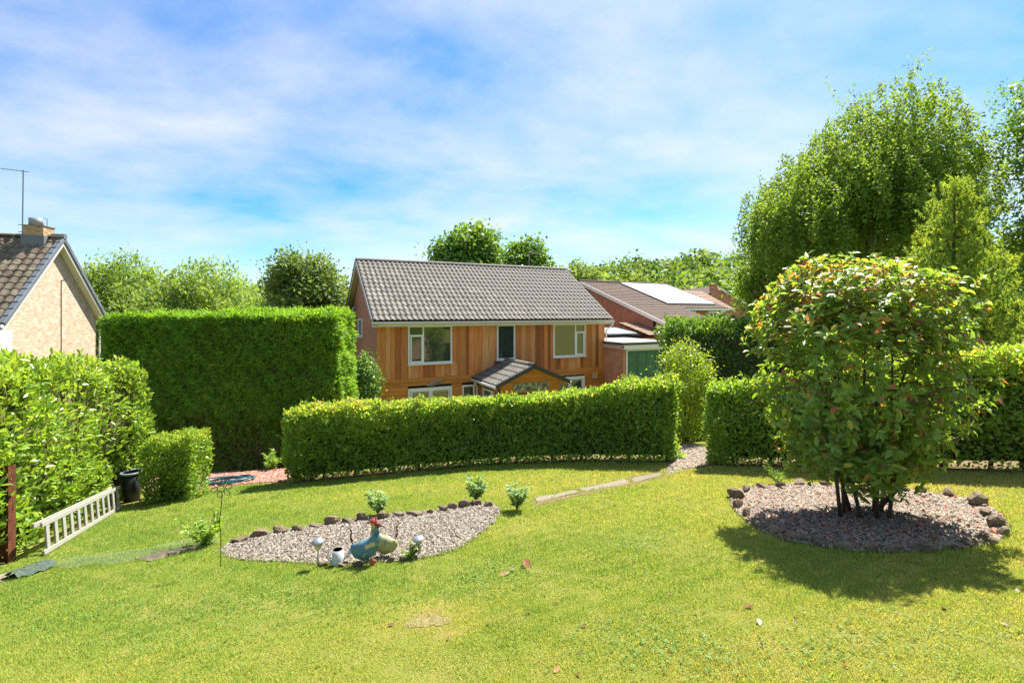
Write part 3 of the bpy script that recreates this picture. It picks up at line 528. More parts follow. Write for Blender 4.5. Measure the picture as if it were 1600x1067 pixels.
b = MB(); hp = [(PX + .12 * math.cos(t), PZ - .01 + .11 * math.sin(t)) for t in [math.pi * i / 8 for i in range(9)]]
for i in range(6): MB().prism([(x, -PO - .04 + i * .43, z) for x, z in hp], (0, .42, 0)).build('ridge_tile', m_ridge if i else mat('black verge', (.05,) * 3), house)
MB().tube([(PW0 - .22, -.25, 2.38), (PW0 - .22, -.25, 2.25), (PW0 - .08, -.2, 2.1), (PW0 - .08, -.2, .1)], .034, 8).build('downpipe', m_upvc, house, True)
# low timber screen between house and garage
scr = thing('timber_screen', 'low stained timber fence between the cedar house and the brick garage', 'fence', HM @ Vector((L + .08, -.0, 0)), HA)
for i in range(9): MB().box(0, .85, 0, .03, .9 + i * .15, 1.045 + i * .15).build('board', m_cedar2, scr)
MB().box(.38, .46, .031, .09, .0, 2.25).build('post', m_cedar2, scr)

# ================================================================== GARAGE AND NEIGHBOURS
gar = thing('garage', 'flat-roofed brick garage with a green panelled door', 'garage', (5.1, 22, -2.4), HA)
GWD, GDP = 2.75, 5.2
b = MB(); b.box(0, .22, 0, GDP, -.8, 2.32); b.build('wall', m_brick2, gar); MB().box(GWD - .22, GWD, 0, GDP, -.8, 2.32).build('wall', m_brick2, gar)
MB().box(.221, GWD - .221, GDP - .2, GDP - .002, -.8, 2.32).build('wall', m_brick2, gar)
m_flat = mat('pale roof felt', (.36, .345, .32), .85, .2, noise=(1.6, (.27, .26, .24), .4, .7))
rf = MB().box(-.12, GWD + .12, -.16, GDP + .1, 2.56, 2.62).build('roof', m_flat, gar); MB().box(-.13, GWD + .13, -.17, GDP + .11, 2.50, 2.558).build('roof_edge', m_dark, rf)
MB().box(-.10, GWD + .10, -.14, -.11, 2.30, 2.498).build('fascia', m_upvc, gar); MB().box(-.10, -.07, -.109, GDP, 2.30, 2.498).build('fascia', mat('pink fascia', (.60, .38, .28), .7, .2), gar)
MB().box(-.16, -.09, -.17, -.141, 2.36, 2.44).build('alarm_box', m_dark, gar)
m_green = mat('green door paint', (.045, .15, .07), .45, .4, noise=(3, (.055, .18, .085), .4, .7))
fr = MB(); fr.box(.16, .235, -.03, .05, -.3, 2.296); fr.box(GWD - .3, GWD - .225, -.03, .05, -.3, 2.296); fr.box(.236, GWD - .301, -.03, .05, 2.22, 2.296); fr.build('door_frame', m_upvc, gar)
door = MB().box(.24, GWD - .305, .0, .03, -.2, 2.215).build('door', m_green, gar)
for i in range(4):
    for j in range(4):
        x0 = .29 + i * .545; z0 = -.1 + j * .575; MB().box(x0, x0 + .47, -.018, -.001, z0, z0 + .5).build('panel', m_green, door, bevel=.012)
MB().box(1.3, 1.45, -.04, -.019, .95, 1.0).build('handle', m_lead, door)
wall_end = thing('garden_wall', 'low brick wall with a pale coping beside the garage door', 'wall', (6.15, 20.9, -2.5), HA + R(-38))
MB().box(0, 1.7, 0, .22, -.8, .62).build('brickwork', m_brick, wall_end); MB().box(-.03, 1.73, -.03, .25, .62, .68).build('coping', m_slab, wall_end)

m_roof2 = mat('brown roof tile', (.13, .092, .072), .85, .15, noise=(4, (.085, .06, .048), .4, .68), objrand=.08)
m_tan = mat('tan roof tile', (.30, .205, .14), .85, .15, noise=(4, (.22, .15, .10), .4, .68), objrand=.06)
def courses(parent, A, B, C_, rows, m, name='tile_course'):
    """courses of tiles between ridge A-B and eave (A + C_): each course a slightly tilted strip with a lip"""
    A, B, C_ = Vector(A), Vector(B), Vector(C_); nrm = (B - A).cross(C_).normalized(); nrm = nrm if nrm.z > 0 else -nrm; nx = max(2, int((B - A).length / .15))
    for r_ in range(rows):
        b = MB(); lo, hi = C_ * ((r_ + 1) / rows), C_ * (r_ / rows); vs = []
        for i in range(nx + 1):
            p = A.lerp(B, i / nx); wv = .018 if i % 2 else 0
            vs += [p + lo + nrm * .005, p + lo + nrm * (.032 + wv), p + hi + nrm * (.004 + wv)]
        b.add(vs, [(i * 3 + j, (i + 1) * 3 + j, (i + 1) * 3 + j + 1, i * 3 + j + 1) for i in range(nx) for j in range(2)]); b.build(name, m, parent)
# neighbour with the solar panels: ridge end at its origin, ridge along +x, front slope towards -y
h2z = -2.0; h2 = thing('house', 'brick house with long brown sweeping roof carrying a pale solar array', 'house', (4.85, 34, h2z), R(30)); h2m = Matrix.Translation((4.85, 34, h2z)) @ Matrix.Rotation(R(30), 4, 'Z')
RZ = 3.77 - h2z; SLP = 3.0 / 8.5
pl2 = lambda x, y: Vector((x, y, RZ + SLP * y))
MB().prism([(0.05, 0, 0), (.05, -8.1, 0), (.05, -8.1, RZ - SLP * 8.1 - .12), (.05, 0, RZ - .12), (.05, 5, RZ - .12 - 5 * SLP), (.05, 5, 0)], (.25, 0, 0)).build('wall', m_brick, h2)
MB().box(.31, 4.2, -8.1, -7.9, 0, RZ - SLP * 8.1 - .15).build('wall', m_brick, h2); MB().box(4.2, 8.7, -4.9, -4.7, 0, RZ - SLP * 4.9 - .15).build('wall', m_brick, h2); MB().box(8.45, 8.7, -4.69, 5, 0, RZ - 5 * SLP - .1).build('wall', m_brick, h2)
H2X = 8.9
rf2 = MB().prism([pl2(-.1, 0), pl2(4.3, 0), pl2(4.3, -8.5), pl2(-.1, -8.5)], (0, 0, -.1)).build('roof', m_dark, h2)
MB().prism([pl2(4.302, 0), pl2(H2X, 0), pl2(H2X, -5.3), pl2(4.302, -5.3)], (0, 0, -.1)).build('roof_deck', m_dark, rf2); MB().prism([(-.1, .01, RZ), (H2X, .01, RZ), (H2X, 5.4, RZ - SLP * 5.4), (-.1, 5.4, RZ - SLP * 5.4)], (0, 0, -.1)).build('back_slope', m_roof2, rf2)
courses(rf2, pl2(-.12, 0), pl2(4.3, 0), pl2(0, -8.55) - pl2(0, 0), 26, m_roof2); courses(rf2, pl2(4.3, 0), pl2(H2X + .02, 0), pl2(0, -5.35) - pl2(0, 0), 16, m_roof2)
MB().tube([pl2(-.12, 0) + Vector((0, 0, .03)), pl2(H2X, 0) + Vector((0, 0, .03))], .11, 8).build('ridge', m_roof2, rf2)
MB().prism([pl2(-.14, 0) + Vector((0, 0, .03)), pl2(-.14, -8.55) + Vector((0, 0, .03)), pl2(-.14, -8.55) - Vector((0, 0, .2)), pl2(-.14, 0) - Vector((0, 0, .2))], (.035, 0, 0)).build('barge_board', m_upvc, h2)
MB().box(4.35, H2X + .05, -5.42, -5.33, RZ - SLP * 5.3 - .17, RZ - SLP * 5.3 - .03).build('gutter', m_upvc, h2)
for x0 in (5.0, 7.3): window(h2, x0, x0 + 1.0, RZ - SLP * 5 - 1.35, RZ - SLP * 5 - .32, y=-4.9, mull=(x0 + .5,), fr=.09)
def on_plane(px, py, M, nrm_l, p_l):
    o = Vector(CAM); d = Vector(((px - CX) / FPX, 1, (HY - py) / FPX)); Mi = M.inverted(); o2 = Mi @ o; d2 = (Mi @ (o + d)) - o2
    return o2 + d2 * ((Vector(p_l) - o2).dot(nrm_l) / d2.dot(nrm_l))
n2 = Vector((0, -SLP, 1)).normalized(); q = [on_plane(px, py, h2m, n2, pl2(0, 0)) for px, py in ((985, 446.5), (1056, 447.5), (1101, 477), (1030, 476))]
x0, x1 = (q[0].x + q[3].x) / 2, min((q[1].x + q[2].x) / 2, 8.7);  y0, y1 = min(p.y for p in q[2:]), max(p.y for p in q[:2])
arr = thing('solar_array', 'pale glaring rows of solar panels on the brown neighbouring roof', 'solar panels', h2m @ Vector((0, 0, 0)), R(30)); m_sol = mat('panel glare', (.62, .65, .70), .25, .9, .7, objrand=.06); NXP, NYP = 7, 3  # pale base colour of the panels paints in the sky's glare
for i in range(NXP):
    for j in range(NYP):
        a, c = x0 + (x1 - x0) * i / NXP + .022, x0 + (x1 - x0) * (i + 1) / NXP - .022; e, f_ = y0 + (y1 - y0) * j / NYP + .022, y0 + (y1 - y0) * (j + 1) / NYP - .022
        MB().prism([pl2(a, e) + n2 * .09, pl2(c, e) + n2 * .09, pl2(c, f_) + n2 * .09, pl2(a, f_) + n2 * .09], n2 * .035).build('solar_panel', m_sol, arr)
MB().prism([pl2(x0, y0) + n2 * .06, pl2(x1, y0) + n2 * .06, pl2(x1, y1) + n2 * .06, pl2(x0, y1) + n2 * .06], n2 * .025).build('mounting_rail', m_dark, arr)
# lean-to roof and flue behind the garage
lt = thing('lean_to', 'small brown tiled outbuilding roof behind the garage with a black flue', 'outbuilding', (7.3, 26.6, -2.4), HA)
MB().box(.3, 2.4, 0, 2.4, -1, 2.6).build('wall', m_brick, lt); lr = MB().prism([(.2, -.2, 2.72), (2.6, -.2, 2.72), (2.6, 2.4, 3.35), (.2, 2.4, 3.35)], (0, 0, -.08)).build('roof', m_dark, lt)
courses(lr, (.2, 2.4, 3.36), (2.6, 2.4, 3.36), (0, -2.62, -.63), 8, m_tan); MB().tube([(1.5, .8, 2.8), (1.5, .8, 3.5)], .07, 8).build('flue', m_dark, lr)
MB().prism([(-2.2, .3, 2.85), (-.2, .3, 2.85), (-.2, 2.2, 3.1), (-2.2, 2.2, 3.1)], (0, 0, -.06)).build('rooflight', mat('rooflight', (.42, .5, .52), .15, .7), lt); MB().box(-2.2, .199, .3, 2.2, -1, 2.75).build('wall', m_dark, lt)
# house with tan roof beyond
h3z = -2.; h3 = thing('house', 'house with plain tan tiled roof beyond the solar roof', 'house', (18.1, 46, h3z), R(30)); Z3 = 3.6 - h3z
MB().box(-8, -.2, -3.0, 3.0, 0, Z3 - 1.6).build('wall', m_brick2, h3); MB().prism([(-.25, -3, Z3 - 1.62), (-.25, 3, Z3 - 1.62), (-.25, 0, Z3 - .15)], (.2, 0, 0)).build('gable', m_brick2, h3)
r3 = MB().prism([(-8.2, -3.3, Z3 - 1.62), (.1, -3.3, Z3 - 1.62), (.1, 0, Z3), (-8.2, 0, Z3)], (0, 0, -.1)).build('roof', m_dark, h3); MB().prism([(-8.2, 3.3, Z3 - 1.62), (.1, 3.3, Z3 - 1.62), (.1, .01, Z3), (-8.2, .01, Z3)], (0, 0, -.1)).build('back_slope', m_tan, r3)
courses(r3, (-8.2, 0, Z3), (.12, 0, Z3), (0, -3.35, -1.65), 11, m_tan); MB().box(-8.2, .15, -3.42, -3.3, Z3 - 1.76, Z3 - 1.6).build('gutter', m_upvc, h3)
for x0 in (-5.2, -2.9, -1.5): window(h3, x0, x0 + .95, Z3 - 2.75, Z3 - 1.85, y=-3.0, mull=(x0 + .47,), fr=.1)
MB().tube([(-1.2, .3, Z3 - .2), (-1.2, .3, Z3 + .9)], .03, 6).build('flue', m_lead, h3)
h4z = -1.5; h4 = thing('house', 'red brick gable end with a chimney stack, farthest of the houses', 'house', (23.5, 55, h4z), R(8)); Z4 = 4.5 - h4z
MB().prism([(-3.6, 0, 0), (3.6, 0, 0), (3.6, 0, Z4 - 2.0), (0, 0, Z4 - .1), (-3.6, 0, Z4 - 2.0)], (0, .25, 0)).build('wall', m_brick, h4); MB().box(3.3, 3.58, .26, 9, 0, Z4 - 2.1).build('wall', m_brick, h4)
for s in (-1, 1):
    MB().prism([(0, -.15, Z4), (s * 3.9, -.15, Z4 - 2.17), (s * 3.9, 9.2, Z4 - 2.17), (0, 9.2, Z4)], (0, 0, .09)).build('roof', m_roof2, h4)
    MB().prism([(0, -.19, Z4 + .08), (s * 3.92, -.19, Z4 - 2.1), (s * 3.92, -.19, Z4 - 2.3), (0, -.19, Z4 - .12)], (0, .035, 0)).build('barge_board', m_upvc, h4)
st = MB().box(-.95, -.15, -.32, -.002, 0, Z4 + .2).build('chimney', m_brick, h4); MB().box(-1.0, -.1, -.36, .3, Z4 + .2, Z4 + .3).build('cap', m_brick, st)

# ================================================================== LEFT NEIGHBOUR (buff brick gable)
m_buff = brickmat('buff brick', (.46, .36, .265), (.55, .45, .34), (.52, .45, .37), tone=(.46, .285, .16))
m_moss = mat('mossy tile', (.105, .082, .058), .9, .1, noise=(5.5, (.20, .17, .125), .36, .66), bump=(22, .8), objrand=.18)
m_vcap = mat('grey verge', (.125, .145, .165), .65, .3, objrand=.1); m_bbrick = brickmat('chimney brick', (.36, .22, .11), (.44, .30, .16), (.45, .38, .28), tone=(.22, .18, .06))
lhx, lhy, lhr = -18.0, 17.0, R(13); lh = thing('house', 'buff brick gabled house with mossy tiles and grey verge caps', 'house', (lhx, lhy, HZ), lhr); LM = Matrix.Translation((lhx, lhy, HZ)) @ Matrix.Rotation(lhr, 4, 'Z')
LE, LR, LD = 4.79, 8.29, 6.26; LY = LD / 2
MB().prism([(-.3, .4, 0), (-.3, LD - .4, 0), (-.3, LD - .4, LE + .25), (-.3, LY, LR - .2), (-.3, .4, LE + .25)], (-.25, 0, 0)).build('wall', m_buff, lh)
MB().box(-9, -.56, .4, .65, 0, LE + .2).build('wall', m_buff, lh); MB().box(-9, -.56, LD - .65, LD - .4, 0, LE + .2).build('wall', m_buff, lh)
ls = Vector((0, LY, LR - LE)); lsl = ls.length; lu = ls.normalized(); ln_ = Vector((0, -lu.z, lu.y))
lroof = MB().prism([(-9, 0, LE), (-.05, 0, LE), (-.05, LY, LR), (-9, LY, LR)], -ln_ * .08).build('roof', m_moss, lh)
MB().prism([(-9, LD, LE), (-.05, LD, LE), (-.05, LY, LR), (-9, LY, LR)], (0, -.08, -.06)).build('back_slope', m_moss, lroof)
RW, CL = 14, 11; lex = lsl / RW; ltm = pantile(.33, lex + .06, .045, .03, 8, 'tile'); ltm.materials.append(m_moss); lrot = Matrix(((1, 0, 0), (0, lu.y, ln_.y), (0, lu.z, ln_.z))).to_euler()
for j in range(RW):
    for i in range(CL):
        o = link('tile', ltm, None, lroof); o.location = Vector((-.14 - (i + 1) * .33, 0, LE)) + lu * (lex * j) + ln_ * (.015 + random.uniform(0, .012)); o.rotation_euler = lrot; o.rotation_euler.y += random.uniform(-.012, .012)
vc = MB().hexa([(-.16, 0, -.1), (.03, 0, -.1), (.03, lex + .03, -.1), (-.16, lex + .03, -.1), (-.16, 0, .085), (.03, 0, .075), (.03, lex + .03, .05), (-.16, lex + .03, .06)]).mesh('verge_cap', bevel=.012); vc.materials.append(m_vcap)
for j in range(RW):
    o = link('verge_cap', vc, None, lroof); o.location = Vector((0, 0, LE)) + lu * (lex * j); o.rotation_euler = lrot
    o = link('verge_cap', vc, None, lroof); q = Vector((0, LD, LE)) + Vector((0, -lu.y, lu.z)) * (lex * j); o.location = q; o.rotation_euler = Matrix(((1, 0, 0), (0, -lu.y, -ln_.y), (0, lu.z, ln_.z))).to_euler() if False else (math.pi - lrot.x if False else -lrot.x, 0, 0); o.location = q + Vector((0, -lu.y, lu.z)) * (lex + .03)
rdg = MB().prism([(0, .14 * math.cos(t), .11 * math.sin(t)) for t in [math.pi * i / 8 for i in range(9)]], (.44, 0, 0)).mesh('ridge_tile'); rdg.materials.append(m_moss)
for i in range(9): o = link('ridge_tile', rdg, None, lroof); o.location = (-.41 - i * .45, LY, LR + .02)
MB().tube([(-.42, LY, LR + .06), (.045, LY, LR + .06)], .12, 8).build('ridge_end_cap', m_vcap, lroof)
for ya in (0, LD):
    MB().prism([(-.02, ya, LE - .10), (-.02, ya, LE - .29), (-.02, LY, LR - .33), (-.02, LY, LR - .10)], (-.03, 0, 0)).build('barge_board', m_fascia, lh)
    MB().prism([(-.05, ya, LE - .24), (-.05, ya, LE - .27), (-.05, LY, LR - .29), (-.05, LY, LR - .26)], (-.27, 0, 0)).build('verge_soffit', m_fascia, lh)
    MB().box(-9, .0, ya - (.12 if ya == 0 else 0), ya + (0 if ya == 0 else .12), LE - .13, LE - .03).build('gutter', m_upvc, lh)
MB().tube([(-.12, LD + .06, LE - .1), (-.12, LD + .06, LE - .2), (-.2, LD - .33, LE - .45), (-.2, LD - .33, .2)], .036, 8).build('downpipe', m_upvc, lh, True)
MB().tube([(-.285, 3.45, 3), (-.285, 3.45, 6.55), (-.285, 3.75, 6.6)], .012, 5).build('cable', m_dark, lh)
fb = MB(); fb.box(-2.2, -.02, -.35, -.28, 3.2, 4.56); fb.box(-2.2, -.02, -.279, .398, 4.46, 4.56); fb.box(-.09, -.021, -.279, .398, 3.2, 4.458); fb.build('bay', m_upvc, lh)
ch = MB().box(-1.22, -.53, LY - .33, LY + .33, LR - .75, LR + .42).build('chimney', m_bbrick, lh); MB().box(-1.25, -.5, LY - .36, LY + .36, LR + .42, LR + .46).build('cap', m_slab, ch)
MB().lathe([(.23, 0), (.23, .30), (.2, .30), (.2, .05)], 18, (-.95, LY - .05, LR + .47)).build('chimney_pot', mat('grey pot', (.22, .25, .25), .5, .4), ch, True); MB().tube([(-.6, LY, LR + .46), (-.6, LY, LR + .78), (-.72, LY, LR + .8)], .014, 5).build('wire_bracket', m_lead, ch)
MB().box(-1.27, -.48, LY - .38, LY + .38, LR - .45, LR + .03).build('flashing', m_lead, ch)
a0 = MB(); a0.tube([(-1.45, LY, LR - .0), (-1.42, LY, LR + 2.75)], .022, 6); a0.tube([(-2.9, LY - .1, LR + 2.80), (-1.2, LY, LR + 2.68)], .014, 5)
for i in range(11): t = i / 10; c = Vector((-2.85 + 1.45 * t, LY - .1 + .08 * t, LR + 2.79 - .1 * t)); a0.tube([c - Vector((0, .17, 0)), c + Vector((0, .17, .0))], .007, 4)
a0.tube([(-1.6, LY, LR + .5), (-1.3, LY, LR + .5)], .016, 5); a0.tube([(-1.6, LY, LR + .2), (-1.3, LY, LR + .2)], .016, 5)
ao = tag(a0.build('aerial', mat('aerial grey', (.2, .2, .21), .5, .4, .3)), 'tall grey television aerial strapped to the chimney of the buff gabled house', 'aerial'); ao.matrix_world = LM

# ================================================================== VEGETATION
m_bark = mat('bark', (.13, .095, .065), .95, .1, noise=(6, (.07, .05, .035), .4, .65, (3, 3, .6)), bump=(25, .8))
m_birchbark = mat('birch bark', (.42, .40, .36), .8, .2, noise=(5, (.12, .10, .09), .5, .66, (1, 1, 3)))
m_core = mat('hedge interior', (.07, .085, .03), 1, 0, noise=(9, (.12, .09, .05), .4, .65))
GR = lambda a, b, c, d: [(0, a), (.4, b), (.75, c), (1, d)]
m_beech = leafmat('beech leaf', [(0, (.08, .155, .028)), (.45, (.14, .24, .04)), (.8, (.235, .31, .06)), (.93, (.33, .31, .09)), (1, (.42, .24, .1))], .42, .38, .45)
m_laurel = leafmat('laurel leaf', GR((.085, .165, .022), (.135, .23, .03), (.20, .28, .042), (.28, .33, .07)), .32, .3, .5)
m_leyl = leafmat('leylandii spray', GR((.065, .14, .016), (.105, .21, .022), (.16, .27, .028), (.22, .32, .04))[:3] + [(.92, (.2, .3, .035)), (1, (.16, .115, .05))], .36, .55, .3)
m_box = leafmat('privet leaf', GR((.07, .145, .02), (.12, .21, .03), (.2, .27, .04), (.3, .3, .07)), .35, .4, .45)
m_phot = leafmat('bush leaf', [(0, (.085, .155, .035)), (.4, (.135, .22, .042)), (.78, (.21, .275, .055)), (.86, (.36, .34, .08)), (.92, (.36, .2, .06)), (.96, (.32, .11, .06)), (1, (.30, .09, .06))], .42, .36, .4)
m_birch = leafmat('birch leaf', GR((.055, .11, .022), (.10, .17, .03), (.155, .22, .04), (.21, .26, .055)), .4, .6, .2)
m_maple = leafmat('maple leaf', GR((.045, .10, .018), (.075, .15, .022), (.12, .195, .03), (.18, .24, .045)), .36, .45, .35)
m_willow = leafmat('willow leaf', GR((.075, .135, .03), (.115, .185, .04), (.165, .23, .055), (.22, .27, .075)), .38, .5, .3)
m_haw = leafmat('hawthorn leaf', [(0, (.05, .09, .022)), (.5, (.09, .145, .03)), (.85, (.15, .18, .045)), (1, (.25, .17, .06))], .36, .45, .35)
m_gold = leafmat('golden shrub leaf', GR((.09, .15, .022), (.15, .22, .03), (.22, .28, .04), (.30, .33, .07)), .4, .4, .4)
m_dkgreen = leafmat('dark evergreen leaf', GR((.045, .10, .02), (.075, .15, .027), (.12, .2, .036), (.18, .25, .05)), .3, .4, .45)
m_pine = leafmat('pine needle', GR((.10, .17, .04), (.17, .25, .05), (.24, .31, .06), (.30, .34, .08)), .45, .5, .3)
m_wood = leafmat('far leaf', GR((.05, .095, .024), (.085, .145, .03), (.13, .185, .042), (.2, .235, .06)), .35, .6, .2)
m_grey = leafmat('grey-green leaf', GR((.10, .17, .07), (.15, .23, .10), (.2, .29, .13), (.28, .34, .17)), .35, .5, .3)

def hedge(name, label, line, thick, tops, m, n, size, aspect=.62, tpl='diamond', cat='hedge', group=None, bumps=.05, depth=.16, droop=0., stems=0, corein=.15, z_lift=0., rough_top=0., red_top=0., gaps=0., up=.35, sprigs=0, brown=0.):
    """clipped hedge along line (front foot), body behind it; tops = world heights of its top at the line's points"""
    line = [Vector((p[0], p[1])) for p in line]; k = len(line); seg = [(line[i + 1] - line[i]).length for i in range(k - 1)]; S = np.cumsum([0] + seg); LT = S[-1]
    root = thing(name, label, cat, (line[0].x, line[0].y, g(*line[0])), 0, group); org = np.array(root.location)
    lx = np.array([p.x for p in line]); ly = np.array([p.y for p in line]); tz = np.array(tops, float)
    def P_at(s, b_, outw=0.):
        x = np.interp(s, S, lx); y = np.interp(s, S, ly); e = 1e-2; tx = np.interp(s + e, S, lx) - np.interp(s - e, S, lx); ty = np.interp(s + e, S, ly) - np.interp(s - e, S, ly); l = np.hypot(tx, ty); tx, ty = tx / l, ty / l
        return x - ty * b_, y + tx * b_, np.stack([ty, -tx, 0 * tx], -1), np.stack([tx, ty, 0 * tx], -1)
    hm = float(np.mean(tz)) - g(*line[k // 2]); areas = np.array([LT * hm, LT * thick * 1.6, LT * hm * .55, thick * hm, thick * hm]); cnt = (n * areas / areas.sum()).astype(int); Ps, Ns = [], []
    for f_, c in enumerate(cnt):
        s = rng.uniform(0, LT, c) if f_ < 3 else np.full(c, 0. if f_ == 3 else LT); b_ = np.zeros(c) if f_ == 0 else (np.full(c, thick) if f_ == 2 else rng.uniform(0, thick, c))
        x, y, nf, tg = P_at(s, b_); top = np.interp(s, S, tz); lo = gz(x, y) + z_lift + .02; v = rng.uniform(0, 1, c)
        z = lo + (top - lo) * v if f_ != 1 else top
        nr = {0: nf, 1: np.tile([0, 0, 1.], (c, 1)), 2: -nf, 3: -tg, 4: tg}[f_]
        p = np.stack([x, y, z], -1); edge = np.clip((v - .88) / .12, 0, 1) if f_ != 1 else np.zeros(c)
        off = bumps * fbm(p, 2.2, 21) + bumps * .8 * fbm(p * np.array([.5, .5, 2.4]), 1.8, 25) + bumps * .6 * fbm(p, 6, 22) - edge ** 2 * .07 - np.minimum(rng.exponential(depth * .45, c), depth * 1.6)
        if f_ == 1:
            off = off + rough_top * np.maximum(fbm(p, 4, 23), -.2) + rough_top * np.minimum(rng.exponential(.35, c), .8); d_ = np.minimum(b_, thick - b_); off = off - np.clip(1 - d_ / .12, 0, 1) ** 2 * .06
        p = p + nr * off[:, None]
        if gaps and f_ in (0, 2): keep = rng.uniform(size=c) > gaps * np.clip(1 - v / .33, 0, 1) * (1 + .9 * fbm(p, 3, 29)); p, nr = p[keep], nr[keep]
        Ps.append(p); Ns.append(nr)
    P = np.concatenate(Ps); Nr = np.concatenate(Ns); n = len(P)
    D = unit(Nr * .7 + np.array([0, 0, up - droop]) + rng.normal(0, .55, (n, 3))); sz = size * rng.uniform(.65, 1.25, n)
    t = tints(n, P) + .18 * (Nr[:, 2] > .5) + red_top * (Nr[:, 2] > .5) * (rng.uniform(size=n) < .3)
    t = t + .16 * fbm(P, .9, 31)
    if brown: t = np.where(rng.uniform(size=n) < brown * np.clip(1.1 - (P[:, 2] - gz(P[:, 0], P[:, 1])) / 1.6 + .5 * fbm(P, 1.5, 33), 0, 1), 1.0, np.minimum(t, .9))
    if sprigs:                                     # uneven new growth standing proud of the clipped face
        q = rng.choice(n, sprigs); dr = unit(Nr[q] * .8 + np.array([0, 0, .5]) + rng.normal(0, .35, (sprigs, 3))); l_ = rng.uniform(.05, .2, sprigs); tt = np.linspace(.1, 1, 8)
        P2 = (P[q][:, None] + dr[:, None] * (l_[:, None] * tt)[..., None] + rng.normal(0, .012, (sprigs, 8, 3))).reshape(-1, 3); N2 = np.repeat(Nr[q], 8, 0); D2 = unit(np.repeat(dr, 8, 0) * .6 + rng.normal(0, .6, (sprigs * 8, 3)))
        P = np.concatenate([P, P2]); D = np.concatenate([D, D2]); Nr = np.concatenate([Nr, N2]); s2 = size * rng.uniform(.6, 1.1, sprigs * 8); sz = np.concatenate([sz, s2]); t = np.concatenate([t, np.repeat(rng.uniform(.4, .85, sprigs), 8)])
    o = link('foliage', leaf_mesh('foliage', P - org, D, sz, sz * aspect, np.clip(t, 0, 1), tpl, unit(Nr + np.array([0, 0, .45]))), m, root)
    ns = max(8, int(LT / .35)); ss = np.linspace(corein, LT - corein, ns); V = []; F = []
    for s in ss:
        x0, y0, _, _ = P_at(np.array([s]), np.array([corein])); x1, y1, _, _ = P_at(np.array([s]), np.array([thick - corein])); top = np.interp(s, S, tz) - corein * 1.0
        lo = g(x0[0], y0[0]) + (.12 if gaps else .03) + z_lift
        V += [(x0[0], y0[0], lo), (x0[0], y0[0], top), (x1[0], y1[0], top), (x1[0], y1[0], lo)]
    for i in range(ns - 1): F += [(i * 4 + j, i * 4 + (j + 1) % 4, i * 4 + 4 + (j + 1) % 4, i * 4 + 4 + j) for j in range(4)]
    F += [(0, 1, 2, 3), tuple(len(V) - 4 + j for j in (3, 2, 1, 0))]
    link('occluder_core', npmesh('occluder_core', np.array(V) - org, F), m_core, root)  # dark solid occluder added inside the leaves, so nothing shows through
    for i in range(stems):
        s = LT * (i + .5 + random.uniform(-.3, .3)) / stems; x, y, _, _ = P_at(np.array([s]), np.array([thick * random.uniform(.35, .6)])); b3 = Vector((x[0], y[0], g(x[0], y[0]) - .05)) - Vector(org)
        MB().tube([b3, b3 + Vector((random.uniform(-.04, .04), 0, .35)), b3 + Vector((random.uniform(-.1, .1), 0, .8))], [.03, .024, .016], 6).build('stem', m_bark, root)
    return root
HTOP = [-.37, -.36, -.30, -.09, .24]
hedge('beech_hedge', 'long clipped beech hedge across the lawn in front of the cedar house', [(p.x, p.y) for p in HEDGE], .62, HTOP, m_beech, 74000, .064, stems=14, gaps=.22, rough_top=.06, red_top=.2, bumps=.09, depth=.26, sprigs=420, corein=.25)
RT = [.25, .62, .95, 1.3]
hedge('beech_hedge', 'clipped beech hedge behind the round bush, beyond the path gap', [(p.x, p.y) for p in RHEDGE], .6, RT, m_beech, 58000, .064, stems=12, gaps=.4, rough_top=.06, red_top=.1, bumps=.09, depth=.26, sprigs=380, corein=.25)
hedge('laurel_hedge', 'bright glossy laurel hedge behind the ladder', [(-5.0, 3.2), (-5.78, 5.4), (-6.55, 7.2), (-7.02, 8.3), (-7.0, 9.25)], 1.2, [.98, .93, .82, .66, .6], m_laurel, 29000, .104, .4, 'fold', bumps=.12, depth=.3, rough_top=.16, up=.6, sprigs=260)
hedge('conifer_hedge', 'tall dense clipped conifer hedge left of the cedar house', [(-12.2, 14.3), (-9, 14.1), (-5.12, 14.0)], 1.45, [1.44, 1.5, 1.57], m_leyl, 150000, .15, .24, bumps=.1, depth=.24, droop=.45, rough_top=.03, up=.3, sprigs=250, brown=.5)
hedge('evergreen_hedge', 'dark shaggy evergreen hedge right of the garage', [(4.55, 14.2), (6.5, 13.6), (9.5, 13.0), (13, 12.2)], 1.3, [1.12, 1.12, 1.2, 1.3], m_dkgreen, 52000, .12, .45, bumps=.22, depth=.25, rough_top=.16)

